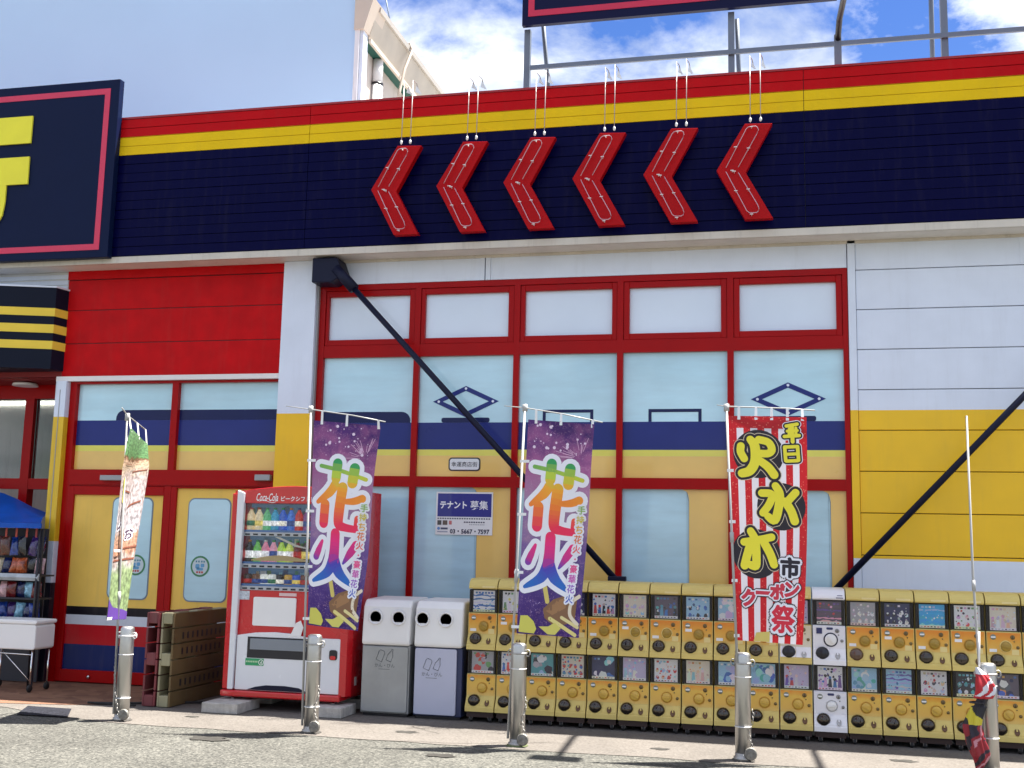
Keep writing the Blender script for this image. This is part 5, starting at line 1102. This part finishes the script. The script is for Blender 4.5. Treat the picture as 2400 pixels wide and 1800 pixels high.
S3b = [([(1843, 1000), (1868, 995)], 4.2), ([(1845, 1012), (1868, 1010)], 3.6), ([(1838, 1025), (1872, 1022)], 4.2), ([(1856, 998), (1857, 1037)], 4.6), ([(1850, 1006), (1849, 1020)], 3.4), ([(1865, 1004), (1865, 1018)], 3.4),
       ([(1838, 1050), (1840, 1082)], 4.2), ([(1838, 1050), (1868, 1048)], 4.2), ([(1868, 1048), (1870, 1080)], 4.2), ([(1841, 1067), (1868, 1065)], 3.8), ([(1842, 1083), (1868, 1081)], 4.2)]
for g_, col in ((7.5, CR), (6, BK), (0, YE)):
    for grp in S3:
        for pts, r in grp: P_.stroke([uvp(*p) for p in pts], [0.6 * (q * 1.16 + g_) / 183 for q in r] if isinstance(r, list) else 0.6 * (r * 1.16 + g_) / 183, col)
for g_, col in ((5.6, KW), (3.8, BK), (0, YE)):
    for pts, r in S3b: P_.stroke([uvp(*p) for p in pts], 0.6 * (r + g_) / 183, col)
u, v = uvp(1850, 1330); P_.text('市', u, v, 0.150, BK, grow=0.034); P_.text('市', u, v, 0.150, KW, grow=0.026); P_.text('市', u, v, 0.150, BK, grow=0.008)
for i, ch in enumerate('クーポン'):
    u, v = uvp(1745 + 37 * i, (1404, 1391, 1386, 1380)[i]); h = (0.135, 0.022, 0.125, 0.115)[i]
    P_.text(ch, u, v, h, BK, grow=0.024, bold=0.03)
for i, ch in enumerate('クーポン'):
    u, v = uvp(1745 + 37 * i, (1404, 1391, 1386, 1380)[i]); h = (0.135, 0.022, 0.125, 0.115)[i]
    P_.text(ch, u, v, h, KW, grow=0.015, bold=0.03); P_.text(ch, u, v, h, (0.60, 0.03, 0.06), grow=0.004, bold=0.03)
u, v = uvp(1835, 1448)
P_.text('祭', u, v, 0.205, BK, w=0.19, grow=0.038); P_.text('祭', u, v, 0.205, KW, w=0.19, grow=0.028); P_.text('祭', u, v, 0.205, (0.66, 0.02, 0.05), w=0.19, grow=0.0075)
P_.poly([uvp(1764, 1482), uvp(1800, 1478), uvp(1800, 1502), uvp(1756, 1502)], (0.66, 0.52, 0.14))
part('print', P_.mesh('print'), m_matteprint, cl)
pole_kit(t, (-0.395 + 0.03, BY - 0.05, 0.75), (-0.440, BY, 2.79), [(-0.519, BY, 2.803), (-0.440, BY, 2.79), (0.05, BY, 2.77), (0.26, BY, 2.752)], (0.14, 0.36, 0.56, 0.76, 0.95), (0.25, 0.48, 0.74, 0.98), f)
# leafy banner, twisted edge on
t = thing('banner_flag', 'narrow twisted banner with green leaves and peach cloth seen nearly edge on', 'banner', (-5.84, BY, 0.05), 'banners on the steel posts')
Lk = [(-5.86, -2.20, 2.625), (-5.875, -2.30, 2.24), (-5.875, -2.35, 1.57), (-5.845, -2.40, 0.89)]
Rk = [(-5.92, -1.85, 2.51), (-5.90, -1.90, 2.29), (-5.915, -2.0, 1.65), (-5.90, -2.10, 0.89)]
def spl(K, v):
    a = v * (len(K) - 1); i = min(int(a), len(K) - 2); k = a - i; k = k * k * (3 - 2 * k) * 0.5 + k * 0.5
    return Vector(K[i]).lerp(Vector(K[i + 1]), k)
Rk = [(-6.01, -1.65, 2.529), (-5.965, -1.70, 2.30), (-5.925, -1.86, 1.66), (-5.875, -2.02, 0.88)]
def fl(u, v, off=0.0):
    p = spl(Lk, v).lerp(spl(Rk, v), u); n_ = Vector((1, 0.15, 0)).normalized()
    p += n_ * (0.020 * math.sin(6.5 * u + 3.2 * v) + 0.008 * math.sin(15 * u + 2 * v)) * min(1, 3 * v + 0.2)
    return tuple(p + n_ * off)
def leaf_mat():
    M = bpy.data.materials.new('leafy_print'); M.use_nodes = True; t = M.node_tree; b = t.nodes['Principled BSDF']; ln = t.links.new; b.inputs['Roughness'].default_value = 0.6
    uv = t.nodes.new('ShaderNodeUVMap'); s = t.nodes.new('ShaderNodeSeparateXYZ'); ln(uv.outputs[0], s.inputs[0])
    mp_ = t.nodes.new('ShaderNodeMapping'); mp_.inputs['Scale'].default_value = (1, 3, 1); ln(uv.outputs[0], mp_.inputs[0])
    n = t.nodes.new('ShaderNodeTexNoise'); n.inputs['Scale'].default_value = 5; n.inputs['Detail'].default_value = 5; ln(mp_.outputs[0], n.inputs['Vector'])
    ad = t.nodes.new('ShaderNodeMath'); ad.operation = 'MULTIPLY_ADD'; ad.inputs[1].default_value = 0.14; ln(n.outputs['Fac'], ad.inputs[0]); ln(s.outputs[1], ad.inputs[2])
    r = t.nodes.new('ShaderNodeValToRGB'); r.color_ramp.interpolation = 'LINEAR'; e = r.color_ramp.elements
    st = [(0.0, (0.34, 0.46, 0.22)), (0.13, (0.36, 0.50, 0.22)), (0.15, (0.38, 0.52, 0.24)), (0.19, (0.40, 0.52, 0.26)), (0.225, (0.74, 0.68, 0.66)), (0.26, (0.74, 0.36, 0.22)), (0.36, (0.76, 0.48, 0.34)), (0.40, (0.76, 0.70, 0.74)), (0.60, (0.74, 0.62, 0.60)), (0.66, (0.74, 0.58, 0.42)), (0.74, (0.72, 0.48, 0.32)), (0.765, (0.25, 0.11, 0.05)), (0.79, (0.14, 0.33, 0.12)), (1.0, (0.22, 0.44, 0.20))]
    while len(e) < len(st): e.new(0.5)
    for q, (p, c) in zip(e, st): q.position = p; q.color = (*c, 1)
    sb = t.nodes.new('ShaderNodeMath'); sb.operation = 'SUBTRACT'; sb.inputs[1].default_value = 0.07; ln(ad.outputs[0], sb.inputs[0]); ln(sb.outputs[0], r.inputs[0])
    n3 = t.nodes.new('ShaderNodeTexNoise'); n3.inputs['Scale'].default_value = 18; n3.inputs['Detail'].default_value = 3; ln(mp_.outputs[0], n3.inputs['Vector'])
    mr = t.nodes.new('ShaderNodeMapRange'); mr.inputs['From Min'].default_value = 0.35; mr.inputs['From Max'].default_value = 0.65; mr.inputs['To Min'].default_value = 0.5; mr.inputs['To Max'].default_value = 1.35; ln(n3.outputs['Fac'], mr.inputs['Value'])
    mu = t.nodes.new('ShaderNodeVectorMath'); mu.operation = 'SCALE'; ln(r.outputs[0], mu.inputs[0]); ln(mr.outputs[0], mu.inputs['Scale']); mu2 = t.nodes.new('ShaderNodeVectorMath'); mu2.operation = 'SCALE'; mu2.inputs['Scale'].default_value = 0.55; ln(mu.outputs[0], mu2.inputs[0]); ln(mu2.outputs[0], b.inputs['Base Color'])
    return M
m_leaf = leaf_mat()
cl = part('cloth', cloth(fl, 30, 80), m_leaf, t)
P_ = Print(fl); P_.base = 0.002
for cu_, cv_ in ((0.15, 1.02), (0.38, 1.16)): P_.text('お' if cv_ > 1.1 else 'し', cu_, cv_, 0.13, KW, grow=0.02); P_.text('お' if cv_ > 1.1 else 'し', cu_, cv_, 0.13, (0.06, 0.025, 0.06), grow=0.005)
for pts in ([(0.05, 0.50), (0.25, 0.52)], [(0.30, 0.66), (0.55, 0.64)], [(0.10, 0.80), (0.30, 0.83)], [(0.3, 0.93), (0.5, 0.90)], [(0.05, 1.30), (0.55, 1.31)], [(0.08, 1.38), (0.5, 1.39)]): P_.stroke(pts, 0.006, (0.22, 0.07, 0.04))
P_.poly([(0.0, 1.50), (0.09, 1.60), (0.20, 1.68), (0.40, 1.70), (0.58, 1.74), (0.598, 1.797), (0.0, 1.797)], (0.09, 0.035, 0.24)); P_.stroke([(0.08, 0.74), (0.16, 0.86)], 0.035, (0.62, 0.60, 0.08))
me = P_.mesh('print'); part('print', me, m_matteprint, cl)
p0, p1 = (-5.835, BY - 0.03, 0.06), (-5.925, BY, 2.745)
part('pole', MB().tube([p0, p1], 0.0105, 8), m_pole, t); part('pole_joint', MB().tube([Vector(p0).lerp(Vector(p1), 0.36), Vector(p0).lerp(Vector(p1), 0.40)], 0.017, 8), m_pole, t)
part('crossarm', MB().tube([(-5.86, -2.36, 2.79), p1, (-6.01, -1.70, 2.66)], 0.006, 6), m_pole, t); part('arm_socket', MB().tube([Vector(p1) - Vector((0, 0, 0.05)), Vector(p1) + Vector((0, 0, 0.02))], 0.022, 8), m_pole, t)
for u in (0.05, 0.5, 0.97):
    c = Vector(fl(u, 0)); a = Vector(p1).lerp(Vector((-6.01, -1.70, 2.66)), u)
    part('top_loop', MB().add([c + Vector((0, -0.014, -0.03)), c + Vector((0, 0.014, -0.03)), a + Vector((0.008, 0.012, 0)), a + Vector((0.008, -0.012, 0))], [(0, 1, 2, 3)]), m_plastic_w, t)
for v in (0.42, 0.72, 0.99):
    c = Vector(fl(0.1, v)); k = (c.z - p0[2]) / (p1[2] - p0[2]); a = Vector(p0).lerp(Vector(p1), k)
    part('side_loop', MB().add([(a.x, a.y - 0.014, c.z - 0.012), (c.x, c.y, c.z - 0.012), (c.x, c.y, c.z + 0.012), (a.x, a.y - 0.014, c.z + 0.012)], [(0, 1, 2, 3)]), m_plastic_w, t)
# bundled banner at the right edge
t = thing('bundled_banner', 'red white and black banner rolled up and tied against the rightmost steel post', 'banner', (1.40, BY - 0.06, 0.05), 'banners on the steel posts')
part('pole', MB().tube([(1.432, BY - 0.03, 0.08), (1.425, BY - 0.03, 0.79), (1.402, BY - 0.03, 1.47), (1.397, BY - 0.03, 2.70)], [0.011, 0.010, 0.009, 0.008], 8), m_pole, t)
part('pole_joint', MB().tube([(1.406, BY - 0.03, 1.36), (1.403, BY - 0.03, 1.44)], 0.014, 8), m_pole, t)
part('folded_arm', MB().tube([(1.428, BY - 0.05, 1.06), (1.418, BY - 0.07, 0.80)], 0.008, 6), m_plastic_w, t)
mb = MB(); q = random.Random(5); NR, NA = 150, 72; vs = []; fs = []; cs = []
def bcol(s, a):
    if s < 0.07: return (0.60, 0.62, 0.66)
    if s < 0.31:
        k_ = math.sin(a * 1.0 + s * 11 - 0.8)
        return (0.66, 0.66, 0.72) if 0.55 < k_ < 0.95 and 0.10 < s < 0.28 else (0.42, 0.012, 0.022)
    if s < 0.38: return (0.012, 0.010, 0.016)
    if s < 0.56: return (0.55, 0.46, 0.03) if math.sin(a + 2.2 - s * 9) > 0.45 else (0.012, 0.011, 0.014)
    k_ = math.sin(a * 2.0 + s * 17) + 0.6 * math.sin(s * 31 + a * 3)
    return (0.48, 0.20, 0.24) if k_ > 1.15 else ((0.015, 0.008, 0.02) if k_ < -0.5 else (0.24, 0.008, 0.018))
for j in range(NR + 1):
    s = j / NR; z = 0.80 - 0.74 * s
    cx = 1.385 + 0.050 * math.sin(s * PI * 1.7 + 0.2) * (1 - s) + 0.02 * math.sin(s * 9) - 0.01 * s
    rad = (0.012 + 0.062 * math.sin(min(1, s / 0.22) * PI / 2)) * (0.62 if 0.30 < s < 0.38 else 1) * (1 - 0.55 * max(0, (s - 0.86) / 0.14)) * (0.78 + 0.1 * math.sin(s * 11))
    for i in range(NA):
        a = 2 * PI * i / NA; r_ = rad * (1 + 0.22 * math.sin(3 * a + s * 9) + 0.12 * math.sin(7 * a - s * 13))
        vs.append((cx + r_ * math.cos(a), BY - 0.115 + 0.75 * r_ * math.sin(a), z))
for j in range(NR):
    for i in range(NA): fs.append((j * NA + i, (j + 1) * NA + i, (j + 1) * NA + (i + 1) % NA, j * NA + (i + 1) % NA)); 
mb.v = vs; mb.f = fs; mb.c = [bcol((j + 0.5) / NR, 2 * PI * i / NA + 1.0 * math.sin(j * 0.046) + 0.25 * math.sin(j * 0.31)) for j in range(NR) for i in range(NA)]; mb.sm = [True] * len(fs); mb.mi = [0] * len(fs)
part('rolled_cloth', mb, m_matteprint, t)
part('tie', MB().tube([(1.385 + 0.05 * math.cos(a * PI / 8), BY - 0.115 + 0.045 * math.sin(a * PI / 8), 0.545) for a in range(16)], 0.006, 5, closed=True), m_black, t)

# ------------------------------------------------------------------ goods at the entrance
t = thing('tent_canopy', 'deep blue sheet canopy sloping over the goods at the entrance', 'canopy', (-8.6, -0.4, 1.75))
mb = MB(); nu, nv = 10, 8
mb.add([(-10.4 + (-7.93 - 0.47 * j / nv + 10.4) * i / nu, -0.55 + 0.75 * j / nv, (1.735 + (0.56 - 0.40 * (i / nu) ** 2) * (j / nv) ** 1.0) + 0.015 * math.sin(i * 1.7 + j)) for j in range(nv + 1) for i in range(nu + 1)], [(j * (nu + 1) + i, j * (nu + 1) + i + 1, (j + 1) * (nu + 1) + i + 1, (j + 1) * (nu + 1) + i) for j in range(nv) for i in range(nu)], smooth=True)
m_tarp = mat('blue_tarp', (0.008, 0.10, 0.52), 0.4, coat=0.1, spec=0.2, var=0.2, nscale=5, trans=0.15)
part('sheet', mb, m_tarp, t)
part('valance', MB().box(-10.4, -7.90, -0.565, -0.551, 1.70, 1.755), m_tarp, t)
for x in (-10.3, -7.93): part('leg', MB().tube([(x, -0.53, 0.01), (x, -0.53, 1.72)], 0.014, 8), m_black, t)
rk = thing('goods_rack', 'black shelf rack packed with snack bags under the blue canopy', 'rack', (-8.6, -0.3, 0.01))
m_rack = mat('dark_rack', (0.02, 0.02, 0.03), 0.5)
part('back_panel', MB().box(-10.2, -8.04, -0.24, -0.22, 0.02, 1.70), m_rack, rk)
for z in (0.70, 0.925, 1.175): part('shelf', MB().box(-10.2, -7.915, -0.50, -0.241, z, z + 0.018), m_rack, rk)
lip = []
part('shelf_front', MB().prism_x([(-0.525, 1.130), (-0.545, 1.165), (-0.525, 1.205), (-0.515, 1.205), (-0.515, 1.130)], -10.2, -7.905), mat('white_shelf_front', (0.42, 0.45, 0.47), 0.4, var=0.3, nscale=7), rk)
for x in (-10.19, -8.9, -7.912): part('upright', MB().box(x - 0.012, x + 0.012, -0.512, -0.49, 0.02, 1.69), m_rack, rk)
BAG = [('navy', '15204f'), ('deep blue', '1a3a8a'), ('dark red', '6a1418'), ('pale pink', 'c9a0a4'), ('orange', 'b2542a'), ('sky blue', '7fb2cc'), ('cream', 'b8a684'), ('violet', '3a2464'), ('black', '17161c'), ('brown', '5a2f22')]
def bagmesh(w, h, sd):
    q = random.Random(sd); n = 6; V = []; F = []
    for s_ in (-1, 1):
        for j in range(n + 1):
            for i in range(n + 1):
                u, v = i / n, j / n; b_ = (math.sin(PI * u) * math.sin(PI * v)) ** 0.6
                V.append(((u - 0.5) * w * (1 + 0.04 * math.sin(9 * v)), s_ * 0.045 * b_ * q.uniform(0.75, 1.15), v * h))
    N = (n + 1) ** 2
    for s_ in (0, 1):
        for j in range(n):
            for i in range(n):
                a = s_ * N + j * (n + 1) + i; f_ = (a, a + 1, a + n + 2, a + n + 1); F.append(f_ if s_ == 0 else f_[::-1])
    return MB().add(V, F, smooth=True)
rowsb = [(0.718, 'lowest visible'), (0.943, 'middle'), (1.206, 'upper'), (1.40, 'hanging top')]
posn = ['right end', 'second from the right end', 'third from the right end', 'fourth from the right end', 'fifth from the right end', 'sixth from the right end', 'seventh from the right end']
pick = [[1, 0, 5, 7, 1, 2, 0], [2, 5, 0, 2, 3, 9, 1], [3, 8, 4, 4, 0, 6, 2], [0, 7, 8, 1, 9, 2, 5]]
for r_, (z, nm) in enumerate(rowsb):
    for i in range(7):
        cn, hx = BAG[pick[r_][i]]
        g_ = bagmesh(0.115, 0.17 if r_ < 3 else 0.21, r_ * 10 + i)
        M = mat('snack_bag_' + cn.replace(' ', '_'), lin(hx), 0.25, coat=0.6, var=0.55, nscale=26)
        o = single('snack_bag', g_, M, f'{cn} snack bag, {posn[i]} of the {nm} rack row', 'snack bag', 'snack bags on the goods rack')
        o.location = (-7.985 - i * 0.108, -0.42 + R.uniform(-0.02, 0.02), z); o.rotation_euler = (R.uniform(-0.25, 0.05), R.uniform(-0.15, 0.15), R.uniform(-0.3, 0.3))
for x in (-8.0, -8.12, -8.25, -8.38, -8.5): part('hanging_strip', MB().box(x - 0.012, x + 0.012, -0.50, -0.494, 1.60, 1.70), mat('pale_strip', lin(R.choice(['8a2a2a', 'c8b8b0', 'a03a2a'])), 0.5), rk)
t = thing('folding_cart', 'white lidded box on a thin wire cart before the entrance', 'cart', (-7.85, -0.75, 0.01))
part('box', MB().prism_y(rrect(-8.25, -7.585, 0.44, 0.70, 0.03, 4), -0.95, -0.62), m_plastic_w, t, bevel=0.012)
part('box_lid', MB().prism_y(rrect(-8.26, -7.575, 0.701, 0.745, 0.018, 4), -0.96, -0.61), m_plastic_w, t, bevel=0.01)
for x in (-8.2, -7.62):
    for y in (-0.93, -0.65): part('leg', MB().tube([(x, y, 0.43), (x, y, 0.06)], 0.009, 8), m_chrome, t)
part('cross_wire', MB().tube([(-8.2, -0.93, 0.40), (-7.62, -0.93, 0.39)], 0.007, 6), m_chrome, t); part('cross_wire', MB().tube([(-7.98, -0.93, 0.42), (-7.62, -0.93, 0.12)], 0.005, 6), m_chrome, t)
for x in (-8.2, -7.62):
    for y in (-0.93, -0.65): part('wheel', MB().lathe([(0, -0.012), (0.036, -0.012), (0.04, 0), (0.036, 0.012), (0, 0.012)], (x, y, 0.05), 'x', 14), m_rubber, t)
